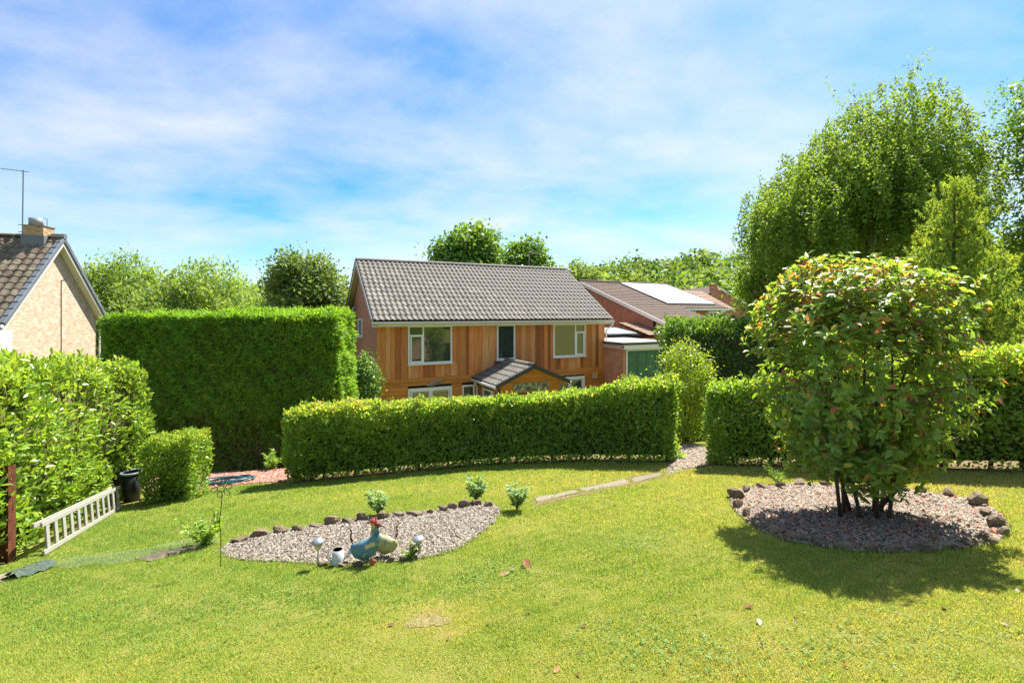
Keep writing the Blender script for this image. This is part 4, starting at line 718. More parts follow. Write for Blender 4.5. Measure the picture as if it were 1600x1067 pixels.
def crown(E, nclump, per, cr, size, m, root, aspect=.6, seed=1, flat=.7, down=.15, shell=.5, tm=.42, lump=.22, tpl='diamond'):
    """leaves gathered in clumps through the ellipsoids E = (cx,cy,cz,rx,ry,rz)"""
    E = np.array(E, float); wgt = (E[:, 3] * E[:, 4] * E[:, 5]) ** (2 / 3); idx = rng.choice(len(E), nclump, p=wgt / wgt.sum())
    d = unit(rng.normal(size=(nclump, 3))); rr = (shell + (1 - shell) * rng.uniform(0, 1, nclump)) ; rr = rr * (1 + lump * fbm(d * 1.0 + idx[:, None], 2.6, seed))
    C = E[idx, :3] + d * E[idx, 3:] * rr[:, None]; cl = np.repeat(C, per, 0); od = np.repeat(unit(C - E[idx, :3]), per, 0); n = len(cl)
    P = cl + rng.normal(size=(n, 3)) * cr * np.array([1, 1, flat]) * np.repeat(rng.uniform(.6, 1.3, nclump), per)[:, None]
    D = unit(od * .5 + rng.normal(0, .7, (n, 3)) - np.array([0, 0, down])); sz = size * rng.uniform(.6, 1.3, n)
    t = tints(n, None, tm, .15) + np.repeat(rng.normal(0, .13, nclump), per) + .1 * fbm(P, .9, seed)
    org = np.array(root.location); o = link('crown', leaf_mesh('crown', P - org, D, sz, sz * aspect, np.clip(t, 0, 1), tpl, unit(od + np.array([0, 0, .8]))), m, root); return C
def trunk(root, base, top, r0, C, nb=14, m=None, wob=.15):
    base, top = Vector(base), Vector(top); o = Vector(root.location); b = MB(); pts = [base.lerp(top, t) + Vector((random.uniform(-wob, wob), random.uniform(-wob, wob), 0)) * (0 < t < 1) for t in (0, .2, .4, .6, .8, 1)]
    b.tube([p - o for p in pts], [r0, r0 * .85, r0 * .68, r0 * .5, r0 * .32, r0 * .12], 9); b.build('trunk', m or m_bark, root, True)
    lim = MB()
    for i in random.sample(range(len(C)), min(nb, len(C))):
        e = Vector(C[i]); t = random.uniform(.25, .9); s = base.lerp(top, t); mid = s.lerp(e, .5) + Vector((0, 0, .12 * (e - s).length)); lim.tube([s - o, mid - o, e - o], [r0 * (1 - t) * .5 + .012, r0 * (1 - t) * .3 + .01, .006], 5)
    lim.build('limbs', m or m_bark, root, True)['kind'] = 'stuff'
def tree(name, label, base, H, E, m, nclump, per, cr, size, r0=.16, group=None, cat='tree', bark=None, nb=14, **k):
    root = thing(name, label, cat, base, 0, group); C = crown(E, nclump, per, cr, size, m, root, **k); trunk(root, base, (np.mean([e[0] for e in E]), np.mean([e[1] for e in E]), base[2] + H * .93), r0, C, nb, bark); return root
def PX(px, py, Y): p = at(px, py, Y); return p.x, p.y, p.z
def gb(x, y): return (x, y, g(x, y))
def ell(px0, px1, py0, py1, Y, dep=None):            # ellipsoid filling a pixel box at distance Y
    a = at(px0, py1, Y); b = at(px1, py0, Y); rx = (b.x - a.x) / 2; return ((a.x + b.x) / 2, Y, (a.z + b.z) / 2, rx, dep or rx, (b.z - a.z) / 2)
# trees behind the conifer hedge and the houses
E = [ell(128, 245, 402, 560, 30, 3), ell(120, 200, 430, 600, 29, 2.2)]; tree('willow_tree', 'pale green rounded tree just right of the buff gabled house', gb(-24.5, 30), 7, E, m_willow, 600, 56, .42, .28, .22, aspect=.35, tm=.45)
E = [ell(215, 400, 414, 600, 29, 4), ell(330, 425, 452, 600, 28, 2.5)]; tree('willow_tree', 'broad domed pale green tree behind the tall conifer hedge', gb(-19, 29), 6.5, E, m_willow, 900, 58, .42, .28, .24, aspect=.35, tm=.5)
E = [ell(412, 545, 408, 560, 24, 2.2), ell(430, 520, 400, 470, 24, 1.4)]; r_ = tree('hawthorn_tree', 'small olive-green tree with long wispy shoots left of the cedar house', gb(-10.3, 24), 5.8, E, m_haw, 520, 90, .33, .18, .14, aspect=.5, lump=.3)
b = MB(); o = Vector(r_.location); C_, D_ = [], []
for (a, c) in (((440, 425), (442, 397)), ((455, 420), (470, 400)), ((430, 435), (404, 437)), ((440, 428), (412, 424)), ((490, 415), (522, 412)), ((470, 418), (448, 402))):
    p, q = at(*a, 24), at(*c, 24); mid = p.lerp(q, .5) + Vector((0, 0, .1)); b.tube([p - o, mid - o, q - o], [.02, .014, .005], 5)
    for i in range(26): t = random.uniform(.1, 1); C_.append(p.lerp(q, t) + Vector([random.gauss(0, .06) for _ in range(3)])); D_.append([random.gauss(0, 1) for _ in range(3)])
b.build('shoots', m_bark, r_); C_ = np.array(C_); link('shoot_leaves', leaf_mesh('shoot_leaves', C_ - np.array(o), np.array(D_), .13, .07, tints(len(C_))), m_haw, r_)
E = [ell(668, 792, 368, 480, 33, 2.8), ell(700, 775, 360, 410, 33, 1.8)]; tree('maple_tree', 'dense deep green tree standing behind the middle of the pantile roof', gb(-3, 33), 9, E, m_maple, 460, 70, .42, .24, .2, aspect=.85, lump=.3)
E = [ell(782, 856, 380, 480, 34, 2.)]; tree('maple_tree', 'smaller dark green tree at the right of the denser one behind the roof', gb(.9, 34), 8, E, m_maple, 260, 70, .4, .24, .16, aspect=.85, lump=.3, tm=.34)
E = [ell(868, 935, 414, 480, 42, 2.5)]; tree('young_tree', 'light green treetop between the pantile roof and the solar roof', gb(5.6, 42), 7.5, E, m_wood, 200, 50, .45, .26, .14, aspect=.7, tm=.55)
# birch
bb = gb(11.4, 15.5); birch = thing('birch_tree', 'tall spreading birch with drooping fine leafy twigs', 'tree', bb)
E = np.array([ell(1185, 1420, 215, 415, 15.5, 3.2), ell(1270, 1490, 150, 420, 15.5, 3.1), ell(1180, 1300, 280, 430, 14.8, 2), ell(1420, 1508, 235, 430, 16, 2.0)])
ns = 5000; wgt = E[:, 3] * E[:, 5]; idx = rng.choice(len(E), ns, p=wgt / wgt.sum()); d = unit(rng.normal(size=(ns, 3)) + np.array([0, 0, .25])); rr = rng.uniform(.35, 1.02, ns) * (1 + .16 * fbm(d + idx[:, None], 3, 4)); S0 = E[idx, :3] + d * E[idx, 3:] * rr[:, None]
ln = rng.uniform(.25, .95, ns); per = 34; t = rng.uniform(0, 1, (ns, per)); sw = unit(d * np.array([1, 1, 0]) + 1e-3) * .25
P = S0[:, None] + sw[:, None] * (ln[:, None] * np.sqrt(t))[..., None] + np.array([0, 0, -1]) * (ln[:, None] * t ** 1.4)[..., None] + rng.normal(0, .055, (ns, per, 3)); P = P.reshape(-1, 3)
tipsn = 90; ti = rng.uniform(-.9, 1.35, tipsn); tb = np.stack([bb[0] + ti * 2.6, np.full(tipsn, 15.5) + rng.normal(0, .9, tipsn), 0 * ti], 1)   # thin upright leaders above the outline
tb[:, 2] = CAM[2] + (HY - np.interp(CX + FPX * tb[:, 0] / tb[:, 1], [1170, 1230, 1300, 1360, 1420, 1480, 1545], [340, 262, 205, 175, 150, 185, 290])) / FPX * 15.5
tt = rng.uniform(0, 1, (tipsn, 16)); lean = rng.normal(0, .25, (tipsn, 3)) + np.array([.1, 0, .75]); tp = tb[:, None] + lean[:, None] * (tt * rng.uniform(.4, 1.1, tipsn)[:, None])[..., None] + rng.normal(0, .04, (tipsn, 16, 3)); P = np.concatenate([P, tp.reshape(-1, 3)]); n = len(P)
D = unit(rng.normal(0, .7, (n, 3)) - np.array([0, 0, .6])); sz = .08 * rng.uniform(.7, 1.3, n); tn = tints(n, P, .5, .16, 8)
link('crown', leaf_mesh('crown', P - np.array(bb), D, sz, sz * .75, tn, 'diamond', np.tile([0, -.3, .7], (n, 1))), m_birch, birch)
trunk(birch, bb, (11.6, 15.5, 7.6), .2, list(S0[::20]), 60, m_birchbark)
# tree at the right edge, light tree beside the birch, pine
E = [ell(1602, 1790, 110, 330, 12.5, 1.8), ell(1590, 1750, 270, 520, 12, 1.7), ell(1625, 1830, 60, 240, 13, 1.8)]; tree('ash_tree', 'tall leafy tree cut by the right edge of the picture', gb(14.0, 12.5), 8.5, E, m_maple, 620, 60, .26, .12, .18, aspect=.5, tm=.5)
E = [ell(1168, 1262, 400, 520, 17, 1.2), ell(1142, 1205, 424, 458, 16.5, .7)]; tree('rowan_tree', 'light green loose small tree in front of the farthest brick gable', gb(9.3, 17), 4.6, E, m_maple, 240, 50, .24, .13, .1, aspect=.55, tm=.62, lump=.35)
pb = gb(9.3, 10.2); pine = thing('pine_tree', 'young pine with upright needle shoots right of the round bush', 'tree', pb); b = MB(); o = Vector(pb); tips = []
top = at(1492, 285, 10.2); b.tube([Vector((0, 0, 0)), Vector((.05, 0, 2)), top - o], [.09, .06, .012], 8); b.build('trunk', m_bark, pine, True); lim = MB()
for wv in range(15):
    t = .16 + .84 * wv / 15; c = Vector(pb).lerp(top, t); n_ = 8 if t < .8 else 5; rl_ = 1.7 * (1 - t) ** .95 + .1
    for j in range(n_):
        a = 2 * math.pi * (j + random.random() * .6) / n_ + wv; L_ = rl_ * random.uniform(.75, 1.15); e = c + Vector((math.cos(a) * L_, math.sin(a) * L_, .34 * L_)); mid = c.lerp(e, .5) - Vector((0, 0, .08 * L_)); lim.tube([c - o, mid - o, e - o], [.018, .012, .006], 5)
        for k in range(int(5 + L_ * 11)):
            s = random.uniform(.25, 1.02); p = c.lerp(e, s) + Vector((random.gauss(0, .1), random.gauss(0, .1), random.gauss(.02, .06))) * (1 + L_ * .5); tips.append(p)
lim.build('limbs', m_bark, pine); tips.append(top); T = np.array(tips); per = 64; n = len(T) * per; ax = unit(rng.normal(0, .35, (len(T), 3)) + np.array([0, 0, 1])); sl = rng.uniform(.12, .28, len(T)); h = rng.uniform(0, 1, (len(T), per))
P = (T[:, None] + ax[:, None] * (h * sl[:, None])[..., None]).reshape(-1, 3); D = unit(np.repeat(ax, per, 0) * .9 + rng.normal(0, .6, (n, 3)))
link('needles', leaf_mesh('needles', P - np.array(pb), D, 
    .085 * rng.uniform(.7, 1.2, n), .014, np.repeat(tints(len(T), None, .45, .2), per) + rng.normal(0, .08, n), 'blade'), m_pine, pine)
# shrubs
def shrub(name, label, base, E, m, nclump, per, cr, size, cat='shrub', nst=5, group=None, **k):
    root = thing(name, label, cat, base, 0, group); C = crown(E, nclump, per, cr, size, m, root, **k); o = Vector(base)
    for i in range(nst):
        e = Vector(C[random.randrange(len(C))]) - o; MB().tube([Vector((random.uniform(-.08, .08), random.uniform(-.08, .08), -.03)), e * .5 + Vector((0, 0, .1)), e], [.022, .015, .006], 6).build('stem', m_bark, root)
    return root
b0 = gb(4.25, 11.8); shrub('golden_shrub', 'tall golden-green column shrub at the path gap', b0, [ell(1032, 1110, 532, 640, 11.8, .6), ell(1042, 1104, 590, 690, 11.8, .5)], m_gold, 420, 26, .1, .07, aspect=.5, tm=.5, shell=.65)
b0 = gb(-5.1, 16.6); shrub('ivy_shrub', 'dark leafy shrub in the gap at the corner of the cedar house', b0, [ell(548, 592, 552, 640, 16.9, .6)], m_dkgreen, 160, 26, .12, .09, aspect=.75, tm=.35)
b0 = gb(4.95, 19.6); shrub('garden_shrub', 'small yellow-green shrub at the foot of the garage corner', b0, [ell(968, 1004, 586, 622, 19.6, .5)], m_gold, 70, 26, .1, .08, aspect=.6)
p = G(262, 786); bs = hedge('privet_shrub', 'small box-shaped clipped shrub beside the laurel hedge', [(p.x - .46, p.y - .03), (p.x + .38, p.y + .05)], .7, [p.z + .98, p.z + 1.04], m_box, 9500, .055, .55, cat='shrub', bumps=.07, depth=.14, rough_top=.06, corein=.2)
# big round bush on the bed
pb = G(1352, 806); cb = Vector((pb.x - .05, pb.y + .12, 0)); bush = thing('photinia_bush', 'big rounded evergreen bush with a few red and orange leaves on bare stems', 'bush', pb)
zc = pb.z + 1.55; NT = 2150; d = unit(rng.normal(size=(NT, 3))); d[:, 2] = np.where(d[:, 2] < -.75, -d[:, 2], d[:, 2])
ex_ = np.sign(d) * np.abs(d) ** .72; rad = np.stack([np.full(NT, .99), np.full(NT, .98), np.where(d[:, 2] > 0, 1.2, 1.4)], 1)
low = np.clip(-ex_[:, 2], 0, 1); taper = 1 - .44 * low ** 1.5; rr = rng.uniform(.3, 1.0, NT) ** .55 * (1 + .13 * fbm(d, 3.4, 6)); T = np.stack([cb.x + ex_[:, 0] * rad[:, 0] * taper * rr, cb.y + ex_[:, 1] * rad[:, 1] * taper * rr, zc + ex_[:, 2] * rad[:, 2] * rr], 1)
a_ = rng.uniform(0, 6.28, 210); q_ = rng.uniform(.1, .6, 210); T = np.concatenate([T, np.stack([cb.x + np.cos(a_) * q_, cb.y - .1 + np.sin(a_) * q_, pb.z + rng.uniform(.18, .6, 210) + q_ * .3], 1)]); NT = len(T)   # low shoots round the stems
od = unit(T - np.array([cb.x, cb.y, zc - .5])); per = 8; ph = rng.uniform(0, 6.28, (NT, 1)) + np.arange(per) * 2.4; a1 = unit(np.cross(od, rng.normal(size=(NT, 3)))); a2 = np.cross(od, a1)
D = od[:, None] * rng.uniform(.15, .9, (NT, per, 1)) + a1[:, None] * np.cos(ph)[..., None] + a2[:, None] * np.sin(ph)[..., None] + np.array([0, 0, -.12]); P = T[:, None] - od[:, None] * rng.uniform(0, .13, (NT, per, 1))
P = P.reshape(-1, 3); D = D.reshape(-1, 3); n = len(P); sz = .082 * rng.uniform(.5, 1.4, n); u_ = rng.uniform(size=n); hi = np.clip((P[:, 2] - zc) / 1.1, -1, 1)
tn = np.clip(rng.normal(.38, .2, n), 0, .82); tn = np.where(u_ < .06 + .16 * np.clip(hi, 0, 1) ** 1.5, rng.uniform(.84, 1, n), tn)
link('foliage', leaf_mesh('foliage', P - np.array(pb), D, sz, sz * .46, tn, 'fold', unit(np.repeat(od, per, 0) + np.array([0, 0, .7]))), m_phot, bush)
tw = MB(); o = Vector(pb); stems = []
for i in range(8):
    a = 2 * math.pi * i / 8 + random.uniform(-.3, .3); r0 = random.uniform(.05, .2); s0 = Vector((math.cos(a) * r0 * 1.3, math.sin(a) * r0, -.03)); e = Vector((math.cos(a) * random.uniform(.15, .6), math.sin(a) * random.uniform(.15, .6), random.uniform(1.5, 2.2))); m1 = s0.lerp(e, .33) + Vector((random.uniform(-.08, .08), random.uniform(-.08, .08), -.05)); m2 = s0.lerp(e, .66) + Vector((random.uniform(-.1, .1), random.uniform(-.1, .1), .05))
    MB().tube([s0, m1, m2, e], [.02, .017, .013, .007], 8).build('stem', m_bark, bush, True); stems.append((m1, m2, e))
MB().tube([(.1, -.05, .1), (.55, -.2, .75), (.82, -.3, .95), (.9, -.25, 1.35), (.85, -.1, 1.8)], [.024, .021, .019, .015, .008], 8).build('stem', m_bark, bush, True)
for i in range(0, NT, 3):
    e = Vector(T[i]) - o; q = random.choice(stems); s = min(q, key=lambda v: (v - e).length); tw.tube([s.lerp(e, .45), e], [.007, .0035], 4, cap=False)
for i in range(130):
    a = random.uniform(0, 6.28); r_ = random.uniform(0, 1.0); s = Vector((cb.x - o.x + math.cos(a) * r_, cb.y - o.y + math.sin(a) * r_, zc - o.z + 1.03 - .25 * r_ ** 2)); tw.tube([s - Vector((0, 0, .15)), s + Vector((random.gauss(0, .07), random.gauss(0, .07), random.uniform(.02, .14)))], [.004, .002], 4, cap=False)
tw.build('twigs', mat('twig', (.20, .13, .09), .9, .1), bush)
# leafy clumps along the bed edge
def perennial(px, py, hpx, label, n=26, m=m_grey, group=None, sp=.8, wide=.4):
    p = G(px, py); H = hpx / FPX * p.y; root = thing('leafy_plant', label, 'plant', p, 0, group); st = MB(); C, D = [], []
    for i in range(n):
        a = random.uniform(0, 6.28); l = random.uniform(.45, 1.05) * H; q = Vector((math.cos(a) * l * sp * random.uniform(.2, .8), math.sin(a) * l * sp * random.uniform(.2, .8), l)); st.tube([(0, 0, 0), q * .5 + Vector((0, 0, .1 * l)), q], [.004, .003, .002], 4, cap=False)
        for t in np.linspace(.35, 1, 6):
            for s in (-1, 1, 0): C.append(q * t + Vector((0, 0, .1 * l * (1 - t)))); D.append(Vector((math.cos(a + s * 1.2), math.sin(a + s * 1.2), .25)) + Vector([random.gauss(0, .35) for _ in range(3)]))
    st.build('stalks', m_pine, root); C = np.array(C); sz = .22 * H * rng.uniform(.6, 1.2, len(C)); link('leaves', leaf_mesh('leaves', C, np.array(D), sz, sz * wide, tints(len(C)), 'fold', np.tile([0, 0, 1.], (len(C), 1))), m, root); return root
perennial(591, 805, 38, 'leafy grey-green plant behind the metal hens'); perennial(744, 784, 36, 'bushiest grey-green plant on the upper edge of the gravel lens', 34); perennial(808, 797, 36, 'low grey-green plant at the right tip of the gravel lens', 26)
perennial(318, 852, 42, 'loose bright green weed clump at the left tip of the gravel lens', 22, m_box, None, 1.3); perennial(1215, 758, 26, 'grassy tuft at the back of the round gravel bed', 22, m_box, None, 1.2, .12); perennial(640, 873, 22, 'small green weed beside the right solar light', 16, m_box, None, 1.3)
perennial(425, 735, 28, 'small green plant at the left foot of the long beech hedge', 18, m_box, None, 1.2)
# wooded hill far behind
def hillz(x, y): return -3.6 + np.interp(x, [-60, -10, 16, 32, 60, 120], [0, 1.5, 6.5, 11, 14.5, 17]) * sstep((np.asarray(y) - 62) / 75)
hx, hy = np.meshgrid(np.linspace(-90, 220, 63), np.linspace(58, 240, 38), indexing='ij'); V = np.stack([hx, hy, hillz(hx, hy) - .3], -1).reshape(-1, 3); i, j = np.meshgrid(np.arange(62), np.arange(37), indexing='ij'); i = i.ravel(); j = j.ravel(); F = np.stack([i * 38 + j, (i + 1) * 38 + j, (i + 1) * 38 + j + 1, i * 38 + j + 1], 1)
tag(link('hill', npmesh('hill', V, F, smooth=True), m_soil), kind='structure')
nt_ = 760; tx = rng.uniform(-75, 170, nt_); ty = rng.uniform(66, 150, nt_); k = np.abs(tx) < ty * 1.1; tx, ty = tx[k], ty[k]; nt_ = len(tx); r = rng.uniform(2.8, 5.2, nt_); per = 130
d = unit(rng.normal(size=(nt_, per, 3)) + np.array([0, -.25, .35])); lum = 1 + .22 * fbm((d * 1.2 + rng.uniform(0, 50, (nt_, 1, 3))).reshape(-1, 3), 2.6, 9).reshape(nt_, per)
C = np.stack([tx, ty, hillz(tx, ty) + r * .95], 1)[:, None] + d * (r[:, None] * lum * rng.uniform(.75, 1.03, (nt_, per)))[..., None] * np.array([1, 1, 1.1]); P = C.reshape(-1, 3); n = len(P); sz = rng.uniform(.7, 1.4, n)
tag(link('woodland', leaf_mesh('woodland', P, unit(rng.normal(size=(n, 3))), sz, sz * .8, np.clip(np.repeat(rng.normal(.42, .2, nt_), per) + rng.normal(0, .12, n), 0, 1), 'diamond', d.reshape(-1, 3) + np.array([0, 0, .4])), m_wood), 'broadleaf woodland covering the far hillside', 'woodland', kind='stuff')
# garden trees behind the viewpoint, mirrored in the upper windows
for i, (x, y, h) in enumerate(((12.5, 1.0, 7), (18, 4.0, 8), (17, -5, 9))):
    tree('garden_tree', ['broad garden tree mirrored in the left upper window', 'tall garden tree mirrored in the narrow middle window', 'rounded garden tree mirrored in the right upper window'][i], gb(x, y), h, [(x, y, g(x, y) + h * .5, 4.6, 2.4, h * .48)], m_maple, 260, 60, .6, .36, .16, aspect=.7)

# ================================================================== SMALL THINGS
# ladder lying on its edge along the laurel hedge
m_alu = mat('weathered aluminium', (.33, .32, .27), .6, .35, .25, noise=(8, (.36, .35, .31), .4, .7))
p0, p1 = G(70, 868), G(189, 795); dv = (p1 - p0); LL = dv.length; lad = thing('ladder', 'old aluminium ladder lying on its edge against the laurel hedge', 'ladder', p0, math.atan2(dv.y, dv.x)); lad.rotation_euler = (R(-7), -math.atan2(dv.z, math.hypot(dv.x, dv.y)), math.atan2(dv.y, dv.x))
for z0, off in ((.01, 0), (.33, 0), (.345, .05)): MB().box(-.03 - off, LL + .03 - off, -.014 + off * 1.1, .014 + off * 1.1, z0, z0 + .055).build('rail', m_alu, lad, bevel=.004)
rg = MB().box(-.04, .04, -.011, .011, .06, .335).mesh('rung', bevel=.003); rg.materials.append(m_alu)
for i in range(12): o = link('rung', rg, None, lad); o.location = (.1 + (LL - .2) * i / 11, 0, 0)
# rusty pierced steel panel at the left edge
m_rust = mat('rust', (.16, .055, .025), .85, .2, noise=(9, (.075, .028, .016), .4, .65), bump=(60, .5))
pr_ = G(19, 878); rp = thing('rusty_panel', 'rusty brown steel panel with punched holes at the left edge of the lawn', 'panel', pr_, R(8))
def plate(w_, h_, holes, cell=.01):
    nx, ny = int(w_ / cell), int(h_ / cell); b = MB(); vs = [(i * cell, 0, j * cell) for i in range(nx + 1) for j in range(ny + 1)]; fs = []
    for i in range(nx):
        for j in range(ny):
            x, z = (i + .5) * cell, (j + .5) * cell
            if any(((x - a) / r1) ** 2 + ((z - c) / r2) ** 2 < 1 for a, c, r1, r2 in holes): continue
            fs.append((i * (ny + 1) + j, (i + 1) * (ny + 1) + j, (i + 1) * (ny + 1) + j + 1, i * (ny + 1) + j + 1))
    b.add(vs, fs); return b
hs = [(.26 + .05 * (i % 2), .06 + i * .085, .011, .014) for i in range(13)] + [(.12, .16 + i * .115, .045, .05) for i in range(9)]
o = plate(.36, 1.1, hs).build('plate', m_rust, rp); o.location = (-.36, 0, 0); md = o.modifiers.new('thickness', 'SOLIDIFY'); md.thickness = .006
MB().box(-.005, .0, -.05, .05, 0, 1.1).build('flange', m_rust, rp)
# dark bin between laurel and privet
pb_ = Vector((-6.93, 8.75, g(-6.93, 8.75))); bn = thing('plastic_bin', 'dark plastic bin with a grey rim wedged between laurel and box-shaped shrub', 'bin', pb_); MB().lathe([(.12, 0), (.15, .52), (.14, .52), (.11, .03)], 18).build('body', mat('black plastic', (.025, .024, .03), .45, .4), bn, True)
rm_ = MB(); rm_.tube([(math.cos(t) * .16, math.sin(t) * .16, .53) for t in [2 * math.pi * i / 18 for i in range(19)]], .022, 8); rm_.build('rim', mat('grey plastic', (.25, .27, .31), .4, .4), bn, True); MB().lathe([(.0, .5), (.155, .5), (.155, .51), (.0, .53)], 16).build('contents', m_hs, bn)
# hose coil on the red drive
hc = G(352, 754); hz = MB(); pts = []
for i in range(150): t = i / 24 * 2 * math.pi; r_ = .42 + .08 * math.sin(t * .37 + 1) + .02 * math.sin(t * 3.1); x, y = hc.x + math.cos(t) * r_ * 1.15, hc.y + math.sin(t) * r_ * .8; pts.append((x, y, g(x, y) + .03 + .012 * (i // 24) * .8 + .012 * math.sin(t * 1.7)))
hz.tube(pts, .014, 6); tag(hz.build('garden_hose', mat('blue-green hose', (.03, .12, .14), .35, .5), None, True), 'coiled blue-green garden hose on the red chippings', 'hose')
# green netting spread over the path
netp = [G(*p) for p in ((62, 893), (100, 877), (215, 861), (330, 842), (345, 850), (225, 876), (110, 893))]; xs = [p.x for p in netp]; ys = [p.y for p in netp]; c_ = .028; b = MB(); nx, ny = int((max(xs) - min(xs)) / c_) + 1, int((max(ys) - min(ys)) / c_) + 1
hgt = lambda x, y: g(x, y) + .035 + .012 * math.sin(7 * x + 3 * y) + .01 * math.sin(17 * x - 11 * y)
vi = {}
def nv(x, y):
    b.v.append((x, y, hgt(x, y))); return len(b.v) - 1
for i in range(nx):
    for j in range(ny):
        x, y = min(xs) + i * c_, min(ys) + j * c_
        if not bool(inpoly(np.array([x]), np.array([y]), netp)[0]): continue
        w_ = .0016; b.f.append((nv(x, y - w_), nv(x + c_, y - w_), nv(x + c_, y + w_), nv(x, y + w_))); b.f.append((nv(x - w_, y), nv(x + w_, y), nv(x + w_, y + c_), nv(x - w_, y + c_)))
me = bpy.data.meshes.new('garden_netting'); me.from_pydata(b.v, [], b.f); me.update(); nett = thing('garden_netting', 'sheet of green plastic netting lying over the left end of the path', 'netting'); link('mesh_sheet', me, mat('green net', (.14, .19, .12), .5, .3), nett)
q0, q1 = G(14, 906), G(76, 884); b = MB(); n_ = 14; vs = []
for i in range(n_ + 1):
    t = i / n_; c = q0.lerp(q1, t); nrm = Vector((-(q1 - q0).y, (q1 - q0).x, 0)).normalized(); wd = .10 + .05 * math.sin(t * 3.1)
    for j in range(7): s = j / 6 * 2 - 1; q = c + nrm * wd * s; vs.append((q.x, q.y, g(q.x, q.y) + .02 + .055 * (1 - s * s) + .012 * math.sin(t * 19 + j)))
b.add(vs, [(i * 7 + j, (i + 1) * 7 + j, (i + 1) * 7 + j + 1, i * 7 + j + 1) for i in range(n_) for j in range(6)]); b.build('folded_end', mat('dark net', (.045, .065, .05), .8, .1, noise=(40, (.08, .11, .08), .4, .6)), nett, True)
# metal hens
m_blue = mat('blue enamel', (.06, .165, .22), .45, .5, noise=(16, (.52, .42, .14), .60, .63)); m_yel = mat('yellow enamel', (.36, .33, .12), .45, .5, noise=(15, (.10, .16, .17), .60, .64)); m_gold2 = mat('gold paint', (.52, .33, .05), .45, .4); m_comb = mat('red paint', (.50, .05, .03), .45, .4); m_brown = mat('brown paint', (.14, .035, .03), .45, .4); m_wire = mat('dark wire', (.035, .03, .03), .5, .4, .5)
def hen(px, py, s, flip, bodym, neckm, headm, label, rz=0):
    p = G(px, py); root = thing('metal_hen', label, 'hen ornament', p, rz); f = -1 if flip else 1; K = lambda x, z, y=0: Vector((f * x * s, y * s, z * s))
    b = MB(); b.tube([K(-.205, .225), K(-.185, .20), K(-.14, .175), (K(-.07, .165)), K(-.005, .19), K(.045, .245), K(.07, .305), K(.08, .36)], [v * s for v in (.012, .055, .096, .118, .108, .08, .055, .036)], 16, (1, .55, 1)); b.build('body', bodym, root, True)
    MB().tube([K(.08, .355), K(.083, .40), K(.09, .445)], [.036 * s, .026 * s, .021 * s], 10).build('neck', neckm, root, True); hd = MB().tube([K(.06, .447), K(.075, .459), K(.10, .457), K(.125, .447)], [.01 * s, .032 * s, .03 * s, .012 * s], 10).build('head', headm, root, True); MB().tube([K(.12, .449), K(.15, .44), K(.175, .42)], [.014 * s, .009 * s, .002 * s], 8).build('beak', m_brown, hd, True)
    cb_ = MB()
    for i in range(3): cb_.tube([K(.055 + i * .022, .475), K(.05 + i * .026, .505 - abs(i - 1) * .01)], [.013 * s, .009 * s], 8, (1, .5, 1))
    cb_.build('comb', m_comb, hd, True)
    for a in (0, .03): MB().tube([K(-.19, .24 + a), K(-.215, .30 + a), K(-.20, .36 + a), K(-.225 - a, .41 + a)], [.007 * s, .006 * s, .005 * s, .003 * s], 6).build('tail_feather', m_wire, root, True)
    for dy in (-.035, .035): MB().tube([K(-.02, .09, dy), K(-.015, .0, dy), K(.03, -.01, dy)], [.006 * s] * 3, 6).build('leg', m_wire, root, True)
    return root
hen(577, 882, .84, False, m_blue, m_blue, m_brown, 'blue enamelled metal hen with yellow flowers, facing right'); hen(594, 872, .8, True, m_yel, m_gold2, m_comb, 'yellow spotted metal hen with red comb, behind the blue one')
# solar lights, watering can, wire flower
def solar(px, py, hpx, label):
    p = G(px, py); H = hpx / FPX * p.y; root = thing('solar_light', label, 'garden light', p, 0, 'solar lights in the gravel'); MB().tube([(0, 0, -.05), (0, 0, H * .6)], .008, 8).build('stake', mat('steel stake', (.3, .29, .28), .4, .5, .6), root, True)
    MB().lathe([(.012, H * .58), (.03, H * .66), (.042, H * .85), (.0, H * .85)], 14).build('lens', mat('amber lens', (.55, .45, .26), .2, .5), root, True); MB().lathe([(.062, H * .85), (.06, H * .88), (.035, H * .97), (.0, H)], 16).build('cap', mat('brushed steel', (.32, .34, .37), .4, .5, .6), root, True)
solar(497, 886, 46, 'taller solar stake light left of the watering can'); solar(654, 869, 32, 'solar stake light right of the metal hens')
p = G(528, 882); wc = thing('watering_can', 'small white enamel watering can beside the blue hen', 'watering can', p, R(10)); m_wh = mat('white enamel', (.45, .47, .48), .35, .5); MB().lathe([(.055, 0), (.058, .02), (.05, .15), (.046, .15), (.044, .125), (0, .122)], 16).build('body', m_wh, wc, True)
MB().tube([(.04, 0, .04), (.09, 0, .09), (.115, 0, .135)], [.013, .01, .009], 8).build('spout', m_wh, wc, True); MB().tube([(.108, 0, .125), (.13, 0, .15)], [.012, .03], 10).build('rose', m_wh, wc, True); MB().tube([(-.045, 0, .14), (-.085, 0, .13), (-.095, 0, .08), (-.055, 0, .03)], .006, 6).build('handle', m_wh, wc, True)
p = G(345, 886); H = 128 / FPX * p.y; wf = thing('wire_flower', 'tall wavy wire flower stake at the left end of the gravel lens', 'garden stake', p); st = [(.012 * math.sin(t * 9) * (t > .45), 0, H * t) for t in np.linspace(-.05, .9, 24)]; MB().tube(st, .004, 6).build('stake', m_wire, wf, True); hc_ = Vector((0, 0, H * .96))
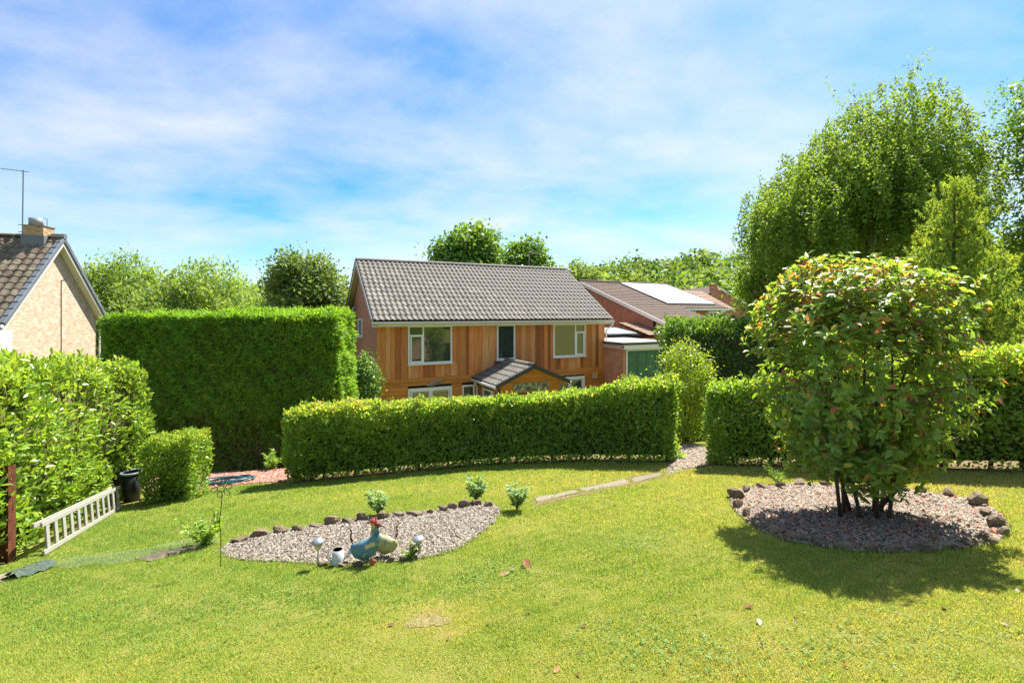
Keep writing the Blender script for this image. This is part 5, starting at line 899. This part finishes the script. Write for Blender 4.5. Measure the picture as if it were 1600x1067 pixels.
for i in range(6):
    a = 2 * math.pi * i / 6 + .3; c = hc_ + Vector((math.cos(a) * .075, 0, math.sin(a) * .06)); MB().tube([c + Vector((math.cos(t) * .034 * math.cos(a) - math.sin(t) * .022 * math.sin(a), .01, math.cos(t) * .034 * math.sin(a) + math.sin(t) * .022 * math.cos(a))) for t in [2 * math.pi * j / 14 for j in range(15)]], .0035, 5).build('petal', m_wire, wf, True)
MB().tube([hc_ + Vector((math.cos(t) * .034, 0, math.sin(t) * .034)) for t in [2 * math.pi * j / 14 for j in range(15)]], .0035, 5).build('centre_ring', m_wire, wf, True)
# fallen leaves
lm = []
for s in range(4):
    r = random.Random(s + 40); V = []; nx, ny = 6, 4
    for i in range(nx + 1):
        for j in range(ny + 1): u, v = i / nx, j / ny * 2 - 1; wv = math.sin(math.pi * min(max(u, .03), .97)) ** .8; V.append((u - .5, v * .26 * wv, .12 * math.cos(u * 3 + s) + .16 * v * v * wv + r.uniform(-.015, .015)))
    me = bpy.data.meshes.new('fallen_leaf'); me.from_pydata(V, [], [(i * (ny + 1) + j, (i + 1) * (ny + 1) + j, (i + 1) * (ny + 1) + j + 1, i * (ny + 1) + j + 1) for i in range(nx) for j in range(ny)]); me.shade_smooth(); me.materials.append(mat('dry leaf %d' % s, [(.22, .10, .05), (.34, .20, .10), (.16, .075, .05), (.40, .34, .26)][s], .8, .2, noise=(6, [(.13, .06, .03), (.22, .12, .06), (.1, .05, .03), (.30, .25, .18)][s], .4, .7))); lm.append(me)
FL = [(788, 898, 26, 1), (800, 892, 22, 3), (823, 886, 34, 0), (1186, 974, 20, 3), (1170, 950, 20, 0), (1243, 970, 12, 2), (762, 977, 12, 2), (825, 960, 11, 0), (868, 944, 10, 2), (912, 980, 13, 2), (933, 966, 9, 0), (905, 1022, 12, 2), (870, 1048, 20, 1), (904, 1056, 12, 0), (1155, 1016, 10, 2), (1293, 1037, 12, 2), (1320, 1043, 12, 0), (1475, 952, 18, 2), (1568, 978, 16, 3), (1590, 925, 11, 3), (1436, 880, 14, 1), (1560, 900, 12, 0), (610, 978, 14, 2), (1105, 905, 10, 2), (1010, 760, 7, 2), (960, 790, 8, 0), (1190, 1010, 9, 2), (990, 880, 9, 2), (1047, 930, 9, 1), (700, 1000, 10, 2)]
for i, (px, py, wpx, k) in enumerate(FL):
    p = G(px, py); o = link('fallen_leaf', lm[k]); l = wpx * .8 / FPX * p.y; o.scale = (l, l, l * .8); o.location = p + Vector((0, 0, .012)); o.rotation_euler = (random.uniform(-.3, .3), random.uniform(-.3, .3), random.uniform(0, 6.28)); tag(o, ['dry brown leaf fallen on the lawn grass', 'tan curled leaf fallen on the lawn grass', 'dark shrivelled leaf fallen on the lawn grass', 'bleached pale leaf fallen on the lawn grass'][k], 'leaf', ['brown fallen leaves', 'tan fallen leaves', 'dark fallen leaves', 'pale fallen leaves'][k])
x, y = scatter_in(BED2, 75); n = len(x); P = np.stack([x, y, gz(x, y) + .035], 1); sz = rng.uniform(.03, .07, n); tn = rng.uniform(0, 1, n)
tag(link('leaf_litter', leaf_mesh('leaf_litter', P, np.stack([rng.normal(size=n), rng.normal(size=n), rng.normal(0, .15, n)], 1), sz, sz * .5, tn, 'fold', np.tile([0, 0, 1.], (n, 1))), leafmat('litter', [(0, (.16, .06, .035)), (.5, (.32, .14, .07)), (.8, (.44, .12, .09)), (1, (.42, .32, .18))], .15, .6, .3)), 'dry red and brown leaves littering the gravel under the bush', 'leaf litter', kind='stuff')
